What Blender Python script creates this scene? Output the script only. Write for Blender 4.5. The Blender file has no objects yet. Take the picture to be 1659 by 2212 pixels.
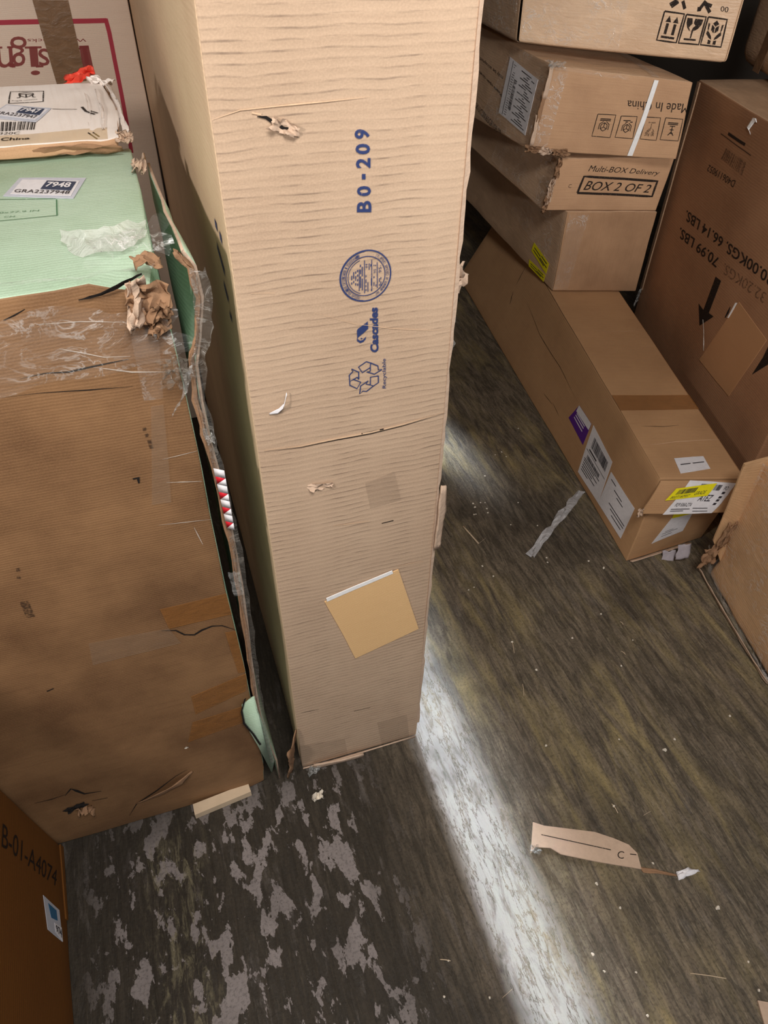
import bpy, bmesh, math, random
from mathutils import Vector, Matrix, noise
random.seed(7)
S = bpy.context.scene
COL = S.collection

# ------------------------------------------------------------------ camera
cd = bpy.data.cameras.new('camera'); cam = bpy.data.objects.new('camera', cd); COL.objects.link(cam)
cd.sensor_fit = 'HORIZONTAL'; cd.sensor_width = 36.0; cd.lens = 33.288; cd.clip_start = 0.02
cam.matrix_world = Matrix(((0.9483394, 0.2100322, -0.2377791, 0), (-0.3170348, 0.655468, -0.6854565, 0), (0.0118886, 0.7254297, 0.6881936, 1.6), (0, 0, 0, 1)))
S.camera = cam
# ------------------------------------------------------------------ view and light
S.view_settings.view_transform = 'Standard'; S.view_settings.look = 'None'
S.view_settings.gamma = 1.0; S.view_settings.exposure = 0.0; S.view_settings.use_curve_mapping = False
w = bpy.data.worlds.new('world'); S.world = w; w.use_nodes = True
w.node_tree.nodes['Background'].inputs[0].default_value = (0.86, 0.92, 1.0, 1)
w.node_tree.nodes['Background'].inputs[1].default_value = 0.46

def lamp(name, loc, target, power, size, color, size_y=None, spread=None):
    ld = bpy.data.lights.new(name, 'AREA'); ld.energy = power; ld.color = color
    ld.shape = 'RECTANGLE'; ld.size = size; ld.size_y = size_y or size
    if spread: ld.spread = math.radians(spread)
    o = bpy.data.objects.new(name, ld); COL.objects.link(o); o.location = loc
    d = Vector(target) - Vector(loc)
    o.rotation_euler = d.to_track_quat('-Z', 'Y').to_euler()
    return o
lamp('work_light', (-0.80, 0.05, 1.73), (0.3, 1.5, 1.0), 10.5, 0.11, (1.0, 0.915, 0.84))
sd_ = bpy.data.lights.new('stack_fill_spot', 'SPOT'); sd_.energy = 620; sd_.color = (1.0, 0.95, 0.90); sd_.shadow_soft_size = .12  # unseen spot added to brighten the right-hand stack
sd_.spot_size = math.radians(31); sd_.spot_blend = 1.0
so_ = bpy.data.objects.new('stack_fill_spot', sd_); COL.objects.link(so_); so_.location = (0.25, -3.4, 2.05)
so_.rotation_euler = (Vector((1.55, 2.3, 1.62))-so_.location).to_track_quat('-Z', 'Y').to_euler()
lamp('ceiling_lamp', (0.20, -0.35, 2.62), (0.30, 0.7, 0.0), 39.0, 0.6, (1.0, 0.95, 0.90))
lamp('daylight_crack', (0.62, 3.30, 0.55), (0.86, 1.95, 0.0), 0.35, 0.10, (0.80, 0.90, 1.0), 0.2, 7)
lamp('daylight_gap', (0.455, 2.75, 0.62), (0.425, 0.50, 0.0), 1.95, 0.17, (0.80, 0.90, 1.0), 0.5, 9)

# ------------------------------------------------------------------ data measured on the boxes (positions on faces, metres on the floor)
D = {
'tall': {
  'text': [('front','B',[(0.5929,0.6553),(0.5928,0.6621),(0.5306,0.6631),(0.53,0.6563)],{'b': 0.03}),('front','0',[(0.5909,0.6649),(0.5909,0.6707),(0.5315,0.6715),(0.5309,0.6657)],{'b': 0.03}),('front','-',[(0.5679,0.6747),(0.568,0.6778),(0.5529,0.678),(0.5527,0.6749)],{'b': 0.03}),('front','2',[(0.5889,0.6806),(0.5889,0.6862),(0.5292,0.6869),(0.5287,0.6814)],{'b': 0.03}),('front','0',[(0.5871,0.6882),(0.5871,0.6938),(0.5282,0.6945),(0.5276,0.6889)],{'b': 0.03}),('front','9',[(0.5853,0.6963),(0.5853,0.7013),(0.5253,0.702),(0.5248,0.697)],{'b': 0.03}),('front','Cascades',[(0.6286,0.558),(0.6246,0.5919),(0.5842,0.5928),(0.5869,0.559)],{'b': 0.045}),('front','Recyclable',[(0.6722,0.5271),(0.6694,0.552),(0.6461,0.5526),(0.6481,0.5278)],{'b': 0.01}),('front','44',[(0.5778,0.6201),(0.5779,0.6232),(0.5671,0.6234),(0.567,0.6204)],{}),('front','95',[(0.6161,0.6161),(0.6159,0.6189),(0.6043,0.6191),(0.6044,0.6163)],{}),('front','95-',[(0.6412,0.616),(0.6407,0.6211),(0.6274,0.6214),(0.6277,0.6162)],{})],
  'poly': [('front',[(0.5754,0.5828),(0.5778,0.5773),(0.5541,0.5745),(0.5293,0.572),(0.5239,0.5705),(0.5228,0.5772),(0.5281,0.5784),(0.5544,0.5808)],{}),('front',[(0.5222,0.5716),(0.5227,0.5692),(0.5378,0.5673),(0.5538,0.5679),(0.5645,0.5697),(0.5671,0.5717),(0.561,0.571),(0.5503,0.5694),(0.5379,0.5692),(0.5299,0.5702)],{}),('front',[(0.5398,0.5712),(0.5451,0.5713),(0.5497,0.5707),(0.5468,0.57),(0.5405,0.5703)],{})],
  'stroke': [('front',[(0.5265,0.5389),(0.527,0.5447),(0.4917,0.5482),(0.498,0.5462),(0.4794,0.5434),(0.4805,0.5385),(0.4997,0.5395),(0.5185,0.5408),(0.5265,0.5389)],0.0018,{}),('front',[(0.4805,0.5385),(0.4807,0.5351),(0.5165,0.5313),(0.5362,0.5362),(0.4997,0.5395)],0.0018,{}),('front',[(0.5657,0.5522),(0.5266,0.5489),(0.5452,0.5439),(0.5857,0.547),(0.5876,0.5506),(0.5657,0.5522)],0.0018,{}),('front',[(0.5876,0.5506),(0.6244,0.5472),(0.6271,0.5439),(0.645,0.5438),(0.6061,0.541),(0.5673,0.5439),(0.5857,0.544),(0.5857,0.547)],0.0018,{}),('front',[(0.6266,0.539),(0.5864,0.5391),(0.5849,0.5325),(0.6014,0.5312),(0.6269,0.5333),(0.6266,0.539)],0.0018,{}),('front',[(0.6014,0.5312),(0.5649,0.5275),(0.5461,0.5284),(0.5302,0.5263),(0.5353,0.5331),(0.5745,0.5362),(0.5632,0.5339),(0.5849,0.5325)],0.0018,{}),('front',[(0.5054,0.6181),(0.5044,0.6107)],0.0013,{'d': 1}),('front',[(0.5143,0.6189),(0.5133,0.61)],0.0013,{'d': 1}),('front',[(0.5235,0.6192),(0.5226,0.6096)],0.0013,{'d': 1}),('front',[(0.5321,0.6201),(0.5312,0.6092)],0.0013,{'d': 1}),('front',[(0.5451,0.6232),(0.544,0.6059)],0.0013,{'d': 1}),('front',[(0.5533,0.6233),(0.5523,0.6057)],0.0013,{'d': 1}),('front',[(0.5394,0.6202),(0.5382,0.6055)],0.001,{}),('front',[(0.5632,0.6257),(0.5623,0.6034)],0.001,{}),('front',[(0.596,0.6254),(0.5962,0.6043)],0.001,{}),('front',[(0.6207,0.6235),(0.6216,0.6058)],0.001,{}),('front',[(0.5695,0.6156),(0.5691,0.6048)],0.0011,{'d': 1}),('front',[(0.578,0.6107),(0.5779,0.6041)],0.0011,{'d': 1}),('front',[(0.5944,0.6144),(0.5945,0.6043)],0.0011,{'d': 1}),('front',[(0.6061,0.6142),(0.6063,0.6061)],0.0011,{'d': 1}),('front',[(0.6156,0.61),(0.6158,0.6054)],0.0011,{'d': 1}),('front',[(0.6312,0.6137),(0.6317,0.6071)],0.0011,{'d': 1}),('front',[(0.638,0.613),(0.6385,0.607)],0.0011,{'d': 1}),('front',[(0.5845,0.6246),(0.5844,0.619)],0.0011,{'d': 1}),('front',[(0.592,0.6242),(0.592,0.6194)],0.0011,{'d': 1}),('front',[(0.6059,0.6235),(0.6059,0.6211)],0.0011,{'d': 1}),('front',[(0.6131,0.6234),(0.6132,0.6209)],0.0011,{'d': 1}),('front',[(0.0025,0.7116),(0.1086,0.7153),(0.2414,0.7158),(0.4118,0.7164),(0.5872,0.7175)],0.0016,{'m': 'crease'}),('front',[(0.0325,0.4901),(0.218,0.4877),(0.4124,0.4886),(0.5862,0.4886),(0.7635,0.4904),(1.0001,0.4949)],0.0018,{'m': 'dark'}),('front',[(0.0334,0.4914),(0.2186,0.489),(0.4127,0.4899),(0.5862,0.4899),(0.7632,0.4917),(0.9994,0.4962)],0.0035,{'m': 'crease'}),('front',[(0.5363,0.4902),(0.6566,0.4907)],0.006,{'m': 'dark'}),('front',[(0.1651,0.7117),(0.1963,0.7109),(0.2199,0.7084),(0.2427,0.7068),(0.2552,0.7049),(0.2895,0.7047)],0.006,{'m': 'dark'}),('front',[(0.1483,0.7136),(0.1806,0.7124)],0.004,{'m': 'crease'}),('front',[(0.3648,0.3994),(0.5858,0.3954)],0.002,{'m': 'crease'}),('front',[(0.6568,0.3896),(0.7283,0.3899)],0.003,{'m': 'dark'}),('front',[(0.7689,0.3281),(0.9408,0.3263)],0.002,{'m': 'crease'}),('front',[(0.0435,0.1234),(0.1844,0.1207)],0.002,{'m': 'dark'}),('front',[(0.4531,0.0979),(0.5845,0.0962)],0.002,{'m': 'dark'}),('front',[(0.3328,0.5948),(0.5124,0.5825),(0.6937,0.5747),(0.9025,0.5683),(0.9994,0.5675)],0.001,{'m': 'crease'}),('front',[(0.0651,0.6142),(0.1675,0.6121)],0.001,{'m': 'crease'}),('left',[(0.9261,0.637),(0.9598,0.6355)],0.012,{'d': 1}),('left',[(0.9156,0.6183),(0.9472,0.6097)],0.012,{'d': 1}),('left',[(0.9191,0.5998),(0.9474,0.59)],0.012,{'d': 1}),('left',[(0.9227,0.5804),(0.9515,0.5778)],0.012,{'d': 1})],
  'q': {'seal': ('front',[(0.5684,0.6149),(0.6867,0.6126),(0.569,0.6324)]),'patch': ('front',[(0.4753,0.1996),(0.9448,0.2228),(0.7729,0.3234),(0.2821,0.3022)]),'strip': ('front',[(0.2974,0.3027),(0.7362,0.3207),(0.7294,0.3249),(0.2929,0.3077)]),'tape': ('front',[(0.5859,0.4112),(0.7695,0.4134),(0.7248,0.4459),(0.5567,0.4392)]),'tape2': ('front',[(0.6866,0.0041),(0.9331,-0.0009),(0.8928,0.0582),(0.6431,0.0581)]),'tape3': ('front',[(0.0093,0.0126),(0.3895,0.0033),(0.3685,0.0421),(-0.0264,0.0558)]),'tear1': ('front',[(0.2449,0.7077)]),'curl': ('front',[(0.136,0.5252)]),'wrinkle': ('front',[(0.3101,0.4462)])},
},
'green': {
  'q': {'tapeA': ('front',[(0.8418,0.5071),(1.0068,0.505),(1.0053,0.5494),(0.836,0.5503)]),'tapeB': ('front',[(0.6398,0.4716),(0.8586,0.4701),(0.8418,0.5071),(0.6525,0.5175)]),'tapeC': ('front',[(0.837,0.288),(0.9894,0.3154),(1.005,0.36),(0.8389,0.338)]),'tapeD': ('front',[(0.7939,0.2156),(0.9729,0.2292),(0.9713,0.2746),(0.8224,0.2686)]),'tapeE': ('front',[(0.9787,0.3665),(1.0114,0.3637),(1.0025,0.4659),(0.972,0.4679)]),'tapeV': ('front',[(0.9199,0.8707),(0.9561,0.8701),(0.9784,0.9483),(0.9287,0.947)]),'tapeV2': ('front',[(0.8833,0.732),(0.9238,0.7302),(0.9534,0.8626),(0.9301,0.863)]),'hole': ('front',[(0.4204,0.1073)]),'gash': ('front',[(0.5794,0.0638),(0.7747,0.1178)]),'speck': ('front',[(0.7849,0.2005)]),'sticker': ('top',[(0.7322,0.633),(0.8687,0.5599),(0.8964,0.7259),(0.7593,0.7822)]),'inner': ('top',[(0.7462,0.641),(0.8644,0.5782),(0.8826,0.699),(0.7658,0.7598)]),'badge': ('top',[(0.8051,0.6561),(0.8648,0.62),(0.8767,0.6916),(0.817,0.7237)]),'num': ('top',[(0.8134,0.6671),(0.8623,0.6411),(0.8686,0.6838),(0.8201,0.7082)]),'code': ('top',[(0.7527,0.6481),(0.8606,0.5908),(0.8648,0.6151),(0.7558,0.6722)]),'film': ('top',[(0.8404,0.263),(0.8943,0.1664),(0.9793,0.2668),(1.0162,0.2513),(0.9927,0.0822),(0.9229,0.0843),(0.8629,0.1373)])},
  'stroke': [('front',[(0.8221,0.5061),(0.8559,0.4989),(0.8734,0.4849),(0.8964,0.479),(0.9184,0.4854),(0.9444,0.4883),(0.9687,0.4844),(1.0004,0.4677)],0.006,{'m': 'dark'}),('front',[(0.5405,0.0297),(0.5794,0.0638),(0.6501,0.0875),(0.7222,0.1174),(0.7628,0.1287)],0.004,{'m': 'dark'}),('front',[(0.4056,0.1561),(0.4304,0.1717),(0.4416,0.1608),(0.4564,0.145),(0.5034,0.1355)],0.008,{'m': 'dark'}),('front',[(0.3182,0.158),(0.3666,0.156),(0.4071,0.159)],0.003,{'m': 'dark'}),('front',[(0.4655,0.1166),(0.5084,0.1084)],0.003,{'m': 'dark'}),('front',[(0.8069,0.9419),(0.8356,0.9345),(0.8734,0.9251),(0.9183,0.9219)],0.002,{'m': 'shine'}),('front',[(0.7258,0.9171),(0.7707,0.9185),(0.8081,0.9157),(0.8514,0.9174),(0.9141,0.9193)],0.0025,{'m': 'dark'}),('front',[(0.851,0.9165),(0.8851,0.9101),(0.9128,0.9049),(0.981,0.8981)],0.002,{'m': 'shine'}),('front',[(0.6857,0.8993),(0.7444,0.8981),(0.8334,0.8928),(0.9078,0.8892)],0.0015,{'m': 'dark'}),('front',[(0.736,0.9805),(0.7536,0.9825),(0.7734,0.9861)],0.002,{'m': 'dark'}),('front',[(0.7852,0.9703),(0.8539,0.9654),(0.9241,0.9576)],0.0015,{'m': 'shine'}),('front',[(0.9229,0.7591),(0.9948,0.7512)],0.0018,{'m': 'shine'}),('front',[(0.926,0.7924),(0.9972,0.7959)],0.0015,{'m': 'shine'}),('front',[(0.8858,0.6985),(1.0059,0.6886)],0.0015,{'m': 'shine'}),('front',[(0.9583,0.6825),(0.9684,0.6496)],0.0018,{'m': 'shine'}),('front',[(0.9089,0.8474),(0.9069,0.8337),(0.9106,0.8214),(0.9111,0.8093)],0.005,{'m': 'faint','d': 1}),('front',[(0.8597,0.7731),(0.8703,0.773),(0.869,0.7653)],0.008,{'m': 'dark'}),('front',[(0.5846,0.6877),(0.5796,0.6703),(0.5745,0.6588)],0.005,{'m': 'faint','d': 1}),('front',[(0.5635,0.6203),(0.5609,0.5907)],0.012,{'m': 'faint','d': 1}),('front',[(0.511,0.4386),(0.5288,0.4412)],0.006,{'m': 'dark'}),('top',[(0.7266,0.61),(0.835,0.5739)],0.0018,{'m': 'greenink'}),('top',[(0.8366,0.5677),(0.8387,0.4398)],0.0018,{'m': 'greenink'}),('top',[(0.7324,0.4443),(0.8387,0.4398)],0.0018,{'m': 'greenink'})],
  'text': [('top','70x77.9 IN',[(0.7214,0.5013),(0.804,0.489),(0.8054,0.5),(0.7225,0.5135)],{'m': 'greenink'}),('top','CM',[(0.7407,0.4653),(0.7596,0.4605),(0.7615,0.4721),(0.7418,0.4772)],{'m': 'greenink'})],
},
'white': {
  'q': {'sticker': ('top',[(0.6828,0.4306),(0.7948,0.3305),(0.8373,0.5284),(0.7231,0.6325)]),'inner': ('top',[(0.6949,0.458),(0.7932,0.3611),(0.8289,0.5097),(0.725,0.6072)]),'badge': ('top',[(0.7488,0.4766),(0.8045,0.4235),(0.8196,0.5129),(0.7672,0.564)]),'num': ('top',[(0.7561,0.4924),(0.8028,0.4437),(0.8132,0.5051),(0.7671,0.5497)]),'code': ('top',[(0.6969,0.4683),(0.7944,0.3717),(0.8007,0.4165),(0.7031,0.5038)])},
  'stroke': [('top',[(0.7295,0.6566),(0.815,0.6588),(0.8207,0.8513),(0.7362,0.8648),(0.7295,0.6566)],0.0022,{'m': 'ink'}),('top',[(0.7513,0.7487),(0.7588,0.7537),(0.7615,0.8059),(0.7904,0.7964),(0.7918,0.7428),(0.7982,0.7407)],0.0022,{'m': 'ink'}),('top',[(0.7584,0.8222),(0.758,0.7842),(0.7737,0.7488),(0.7935,0.7877),(0.7929,0.8186),(0.7769,0.8346),(0.7584,0.8222)],0.0022,{'m': 'ink'}),('top',[(0.7755,0.8089),(0.7748,0.7529)],0.0022,{'m': 'ink'}),('top',[(0.7094,0.2291),(0.7131,0.3629)],0.0013,{'m': 'ink'}),('top',[(0.7133,0.229),(0.7171,0.362)],0.0024,{'m': 'ink'}),('top',[(0.7196,0.2287),(0.7235,0.3606)],0.0012,{'m': 'ink'}),('top',[(0.7231,0.2286),(0.7271,0.3597)],0.0021,{'m': 'ink'}),('top',[(0.728,0.2284),(0.7321,0.3586)],0.0009,{'m': 'ink'}),('top',[(0.731,0.2283),(0.7351,0.358)],0.0024,{'m': 'ink'}),('top',[(0.7369,0.2281),(0.7411,0.3566)],0.0012,{'m': 'ink'}),('top',[(0.7408,0.228),(0.7451,0.3557)],0.0018,{'m': 'ink'}),('top',[(0.7477,0.2277),(0.7521,0.3542)],0.0012,{'m': 'ink'}),('top',[(0.7511,0.2276),(0.7555,0.3534)],0.0009,{'m': 'ink'}),('top',[(0.7546,0.2275),(0.7591,0.3526)],0.0021,{'m': 'ink'}),('top',[(0.7596,0.2273),(0.7642,0.3515)],0.0012,{'m': 'ink'}),('top',[(0.7635,0.2271),(0.7682,0.3506)],0.0018,{'m': 'ink'}),('top',[(0.7689,0.2269),(0.7736,0.3493)],0.0007,{'m': 'ink'}),('top',[(0.7724,0.2268),(0.7772,0.3485)],0.0018,{'m': 'ink'}),('top',[(0.7784,0.2266),(0.7833,0.3472)],0.0012,{'m': 'ink'}),('top',[(0.7824,0.2265),(0.7873,0.3463)],0.0021,{'m': 'ink'}),('top',[(0.7879,0.2263),(0.793,0.345)],0.0018,{'m': 'ink'}),('top',[(0.9182,0.5295),(0.9258,0.4402),(0.9426,0.3776)],0.004,{'m': 'ink'}),('top',[(0.9347,0.4515),(0.9506,0.3959)],0.003,{'m': 'ink'}),('top',[(0.8396,0.5204),(0.8645,0.5074),(0.9063,0.4901)],0.0015,{'m': 'ink'}),('top',[(0.9182,0.1009),(0.9414,0.0206)],0.003,{'m': 'ink'}),('top',[(0.9324,0.1021),(0.9476,0.0506)],0.003,{'m': 'ink'})],
  'text': [('top','Fragile contents',[(0.737,0.6864),(0.8005,0.6874),(0.803,0.709),(0.7393,0.7108)],{'m': 'ink'}),('top','320C',[(0.7023,0.1755),(0.7519,0.1698),(0.7552,0.2037),(0.7063,0.2114)],{'m': 'ink'}),('top','China',[(0.704,0.0798),(0.7756,0.0814),(0.7781,0.1213),(0.7079,0.1261)],{'m': 'ink','b': 0.03})],
},
'insignia': {
  'stroke': [('front',[(0.6391,0.6798),(0.6819,0.6795),(0.939,0.6769)],0.0105,{'m': 'red'}),('front',[(0.9366,0.6791),(0.9384,0.6629),(0.9349,0.5855),(0.9287,0.5062)],0.0105,{'m': 'red'})],
  'text': [('front','I',[(0.8797,0.6488),(0.8559,0.649),(0.8517,0.6171),(0.878,0.6171)],{'m': 'brownink','serif': 1}),('front','n',[(0.8511,0.6469),(0.7843,0.6477),(0.7735,0.6247),(0.8448,0.6234)],{'m': 'brownink','serif': 1}),('front','s',[(0.7797,0.6478),(0.7544,0.6475),(0.744,0.6273),(0.772,0.6275)],{'m': 'brownink','serif': 1}),('front','i',[(0.7561,0.6504),(0.7324,0.6507),(0.7187,0.6168),(0.7416,0.6167)],{'m': 'brownink','serif': 1}),('front','g',[(0.7357,0.6625),(0.6959,0.6631),(0.6766,0.6287),(0.7156,0.6281)],{'m': 'brownink','serif': 1}),('front','n',[(0.6943,0.6519),(0.6563,0.6525),(0.6442,0.6279),(0.6828,0.6273)],{'m': 'brownink','serif': 1}),('front','Wall Clocks',[(0.8783,0.6572),(0.7357,0.6595),(0.7334,0.6554),(0.8764,0.6534)],{'m': 'redink','flipv': 1})],
  'q': {'tape': ('front',[(0.7763,0.6042),(0.8532,0.6064),(0.856,0.7014),(0.7721,0.7028)]),'frame': ('front',[(0.942,0.6792)])},
},
'orange': {
  'text': [('front','B-01-A4074',[(0.7942,0.3131),(0.8156,0.056),(0.8809,0.044),(0.8787,0.3074)],{'m': 'ink'})],
  'q': {'label': ('front',[(0.6373,0.1106),(0.6288,0.037),(0.7361,0.0438),(0.7452,0.1267)]),'blue': ('front',[(0.6854,0.0913),(0.6911,0.0583),(0.7254,0.0615),(0.7292,0.104)]),'num': ('front',[(0.6465,0.0723),(0.6296,0.0369),(0.6761,0.0388),(0.6755,0.076)])},
},
'long': {
  'q': {'purple': ('left',[(0.7003,0.3504),(0.7752,0.3288),(0.7733,0.5804),(0.7158,0.5686)]),'purplewhite': ('left',[(0.7147,0.4922),(0.7732,0.5045),(0.7733,0.5804),(0.7158,0.5686)]),'slip': ('left',[(0.7929,0.0609),(0.8786,0.0797),(0.8712,0.5586),(0.7806,0.5967)]),'slip2': ('left',[(0.8786,0.0797),(0.967,0.1005),(0.9707,0.4996),(0.8784,0.4741)]),'toplabel': ('top',[(0.2772,0.0103),(0.6628,0.0208),(0.6742,0.0496),(0.307,0.0445)]),'lowlabel': ('front',[(0.25,0.1688),(0.6144,0.2558),(0.6103,0.5234),(0.3627,0.4958)]),'lowyellow': ('front',[(0.3643,0.4923),(0.6474,0.5262),(0.6537,0.6058),(0.364,0.6097)]),'toptape': ('top',[(-0.0307,0.1642),(1.0556,0.1693),(1.0681,0.2091),(0.0057,0.207)])},
  'stroke': [('top',[(0.003,0.0748),(0.2192,0.0779),(0.4454,0.0841),(0.7528,0.0874),(1.0414,0.0892)],0.0028,{'m': 'crease'}),('top',[(0.1454,0.1239),(0.4127,0.1226),(0.6189,0.126)],0.002,{'m': 'dark'}),('top',[(0.2565,0.4152),(0.6813,0.4145),(0.9627,0.4227)],0.0015,{'m': 'crease'}),('left',[(0.2751,0.891),(0.2794,0.6622)],0.005,{'m': 'dark'}),('left',[(0.2824,0.5743),(0.2971,0.4488)],0.006,{'m': 'dark'}),('left',[(0.3591,0.6679),(0.4721,0.5965),(0.5558,0.597),(0.6003,0.608),(0.6716,0.5841),(0.7107,0.5785)],0.0022,{'m': 'dark'}),('left',[(0.6278,0.2644),(0.6679,0.2407)],0.002,{'m': 'dark'}),('left',[(0.5852,0.2176),(0.6315,0.2454)],0.002,{'m': 'dark'})],
},
'A': {
  'q': {'yellow1': ('left',[(0.7784,0.2244),(0.931,0.1213),(0.9388,0.2697),(0.7922,0.3552)]),'yellow2': ('left',[(0.7759,-0.0005),(0.9223,-0.0056),(0.9277,0.099),(0.7718,0.092)]),'film': ('front',[(0.0055,0.0094),(0.1435,0.0095),(0.2367,0.874),(0.0358,0.8736)])},
},
'B': {
  'text': [('front','Multi-BOX Delivery',[(0.2827,0.7181),(0.9063,0.6629),(0.9103,0.77),(0.2796,0.8699)],{'sl': 0.2}),('front','BOX 2 OF 2',[(0.2984,0.4004),(0.8779,0.3534),(0.8815,0.5074),(0.3023,0.575)],{'sl': 0.2,'b': 0.005}),('front','c',[(0.1594,0.4359),(0.1907,0.4471),(0.1784,0.5197),(0.1497,0.5122)],{'m': 'faint'})],
  'stroke': [('front',[(0.2577,0.3449),(0.9175,0.2833),(0.916,0.573),(0.2632,0.6573),(0.2577,0.3449)],0.008,{})],
},
'C': {
  'text': [('front','Made In China',[(1.0113,0.7371),(0.5796,0.709),(0.5902,0.6073),(1.01,0.6127)],{}),('left','Please open carefully',[(0.6823,0.4463),(0.3921,0.5786),(0.4041,0.5372),(0.6878,0.3989)],{'m': 'ink','b': 0.012}),('left','may be accepted in',[(0.6607,0.6331),(0.3747,0.7123),(0.3829,0.6695),(0.6641,0.5784)],{'m': 'ink'}),('left','SKU:CS0065GR10B-S9',[(0.4667,0.1201),(0.7602,-0.0405),(0.7523,0.0395),(0.4659,0.1899)],{'m': 'ink'})],
  'stroke': [('front',[(0.8677,0.5403),(0.985,0.5359),(0.9845,0.2513),(0.8625,0.2582),(0.8677,0.5403)],0.0024,{}),('front',[(0.7321,0.5298),(0.8332,0.5346),(0.8381,0.2472),(0.7286,0.251),(0.7321,0.5298)],0.0024,{}),('front',[(0.5638,0.5145),(0.6709,0.527),(0.678,0.2437),(0.5585,0.2389),(0.5638,0.5145)],0.0024,{}),('front',[(0.4059,0.5129),(0.5262,0.5202),(0.5252,0.2269),(0.4015,0.2291),(0.4059,0.5129)],0.0024,{}),('left',[(0.4332,0.2751),(0.7096,0.2088),(0.9529,0.1362)],0.003,{'m': 'crease'}),('left',[(0.8259,-0.1073),(0.9312,-0.1617)],0.005,{'m': 'ink'})],
  'q': {'icon0': ('front',[(0.985,0.5359),(0.8677,0.5403),(0.8625,0.2582),(0.9845,0.2513)]),'icon1': ('front',[(0.8332,0.5346),(0.7321,0.5298),(0.7286,0.251),(0.8381,0.2472)]),'icon2': ('front',[(0.6709,0.527),(0.5638,0.5145),(0.5585,0.2389),(0.678,0.2437)]),'icon3': ('front',[(0.5262,0.5202),(0.4059,0.5129),(0.4015,0.2291),(0.5252,0.2269)]),'strap': ('front',[(0.672,0.0132),(0.7059,0.0175),(0.7614,0.9772),(0.7304,0.9778)]),'straptop': ('top',[(0.7189,0.0099),(0.7601,0.0016),(0.9459,0.3768),(0.8974,0.3806)]),'shiplabel': ('left',[(0.697,0.2179),(0.9479,0.1459),(0.9272,0.7857),(0.6801,0.8566)]),'mark': ('left',[(0.8498,-0.0869),(0.9135,-0.1383),(0.8955,0.0293),(0.845,0.0483)])},
},
'D': {
  'stroke': [('front',[(0.6698,0.2831),(0.7601,0.2767),(0.7566,0.1001),(0.6657,0.1061),(0.6698,0.2831)],0.0045,{}),('front',[(0.77,0.2758),(0.8576,0.2714),(0.8571,0.1001),(0.7667,0.0992),(0.77,0.2758)],0.0045,{}),('front',[(0.8669,0.2725),(0.9506,0.2678),(0.9549,0.0999),(0.8651,0.1012),(0.8669,0.2725)],0.0045,{}),('front',[(0.6853,0.3241),(0.7123,0.353)],0.009,{}),('front',[(0.6939,0.3121),(0.7201,0.3454)],0.009,{}),('front',[(0.7382,0.3518),(0.7562,0.3066)],0.009,{}),('front',[(0.8173,0.3054),(0.8378,0.3635)],0.009,{}),('front',[(0.8371,0.3507),(0.8681,0.2987)],0.009,{}),('front',[(0.841,0.3469),(0.8683,0.3373)],0.009,{})],
  'q': {'icon0': ('front',[(0.6657,0.1061),(0.7566,0.1001),(0.7601,0.2767),(0.6698,0.2831)]),'icon1': ('front',[(0.7667,0.0992),(0.8571,0.1001),(0.8576,0.2714),(0.77,0.2758)]),'icon2': ('front',[(0.8651,0.1012),(0.9549,0.0999),(0.9506,0.2678),(0.8669,0.2725)])},
  'text': [('front','00',[(0.9112,0.3125),(0.9451,0.3089),(0.9429,0.342),(0.9081,0.3429)],{})],
  'poly': [('front',[(0.8101,0.3261),(0.8296,0.3241),(0.8275,0.3023),(0.8123,0.2983)],{})],
},
'E': {
  'text': [('front','30.00KGS. 66.14 LBS.',[(0.7508,0.695),(0.1748,0.6575),(0.1771,0.6271),(0.755,0.6654)],{'b': 0.012}),('front','70.99 LBS.',[(0.4641,0.619),(0.1677,0.5975),(0.169,0.5662),(0.4638,0.5882)],{'b': 0.012}),('front','32.20KGS.',[(0.7514,0.6447),(0.5026,0.6215),(0.5024,0.5913),(0.7539,0.6162)],{'m': 'faint'}),('front','D406119052',[(0.411,0.8281),(0.2254,0.8156),(0.2229,0.7969),(0.4088,0.8088)],{'m': 'ink'})],
  'poly': [('front',[(0.4788,0.5675),(0.5162,0.5714),(0.5131,0.4629),(0.5457,0.4673),(0.4852,0.4032),(0.4336,0.4558),(0.4756,0.4538)],{}),('front',[(0.8464,0.5395),(0.8438,0.4974),(0.8447,0.4941),(0.8777,0.5014),(0.8834,0.53)],{}),('front',[(0.8429,0.4963),(0.88,0.5022),(0.8296,0.4348)],{})],
  'q': {'pouch': ('front',[(0.5531,0.3179),(0.771,0.322),(0.8305,0.5459),(0.6449,0.5649)]),'pouchedge': ('front',[(0.6204,0.5025),(0.6269,0.505),(0.6407,0.5602),(0.6321,0.5558)]),'creasefilm': ('front',[(0.4955,0.4308),(0.5248,0.4041),(0.5597,0.3552)]),'barcode': ('front',[(0.2878,0.8511),(0.4405,0.8499),(0.4386,0.885),(0.2988,0.884)]),'hook': ('front',[(0.4152,0.9881),(0.4014,0.9863),(0.3868,0.9605),(0.4058,0.9537)])},
  'stroke': [('front',[(0.6065,0.4951),(0.6111,0.5158),(0.6117,0.5325)],0.01,{'m': 'dark'}),('front',[(0.2398,0.9075),(0.4427,0.9062)],0.002,{}),('front',[(0.2638,0.9192),(0.3953,0.9206)],0.008,{'d': 1})],
},
'floor': {
  'scrap': [(0.5494,0.53),(0.5692,0.5151),(0.6704,0.4671),(0.7033,0.4417),(0.727,0.4195),(0.7347,0.398),(0.7248,0.3667),(0.6418,0.4101),(0.5752,0.4482),(0.5597,0.4674),(0.5298,0.4796),(0.5139,0.4707)],
  'scrapline': [(0.5539,0.499),(0.6832,0.422)],
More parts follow.
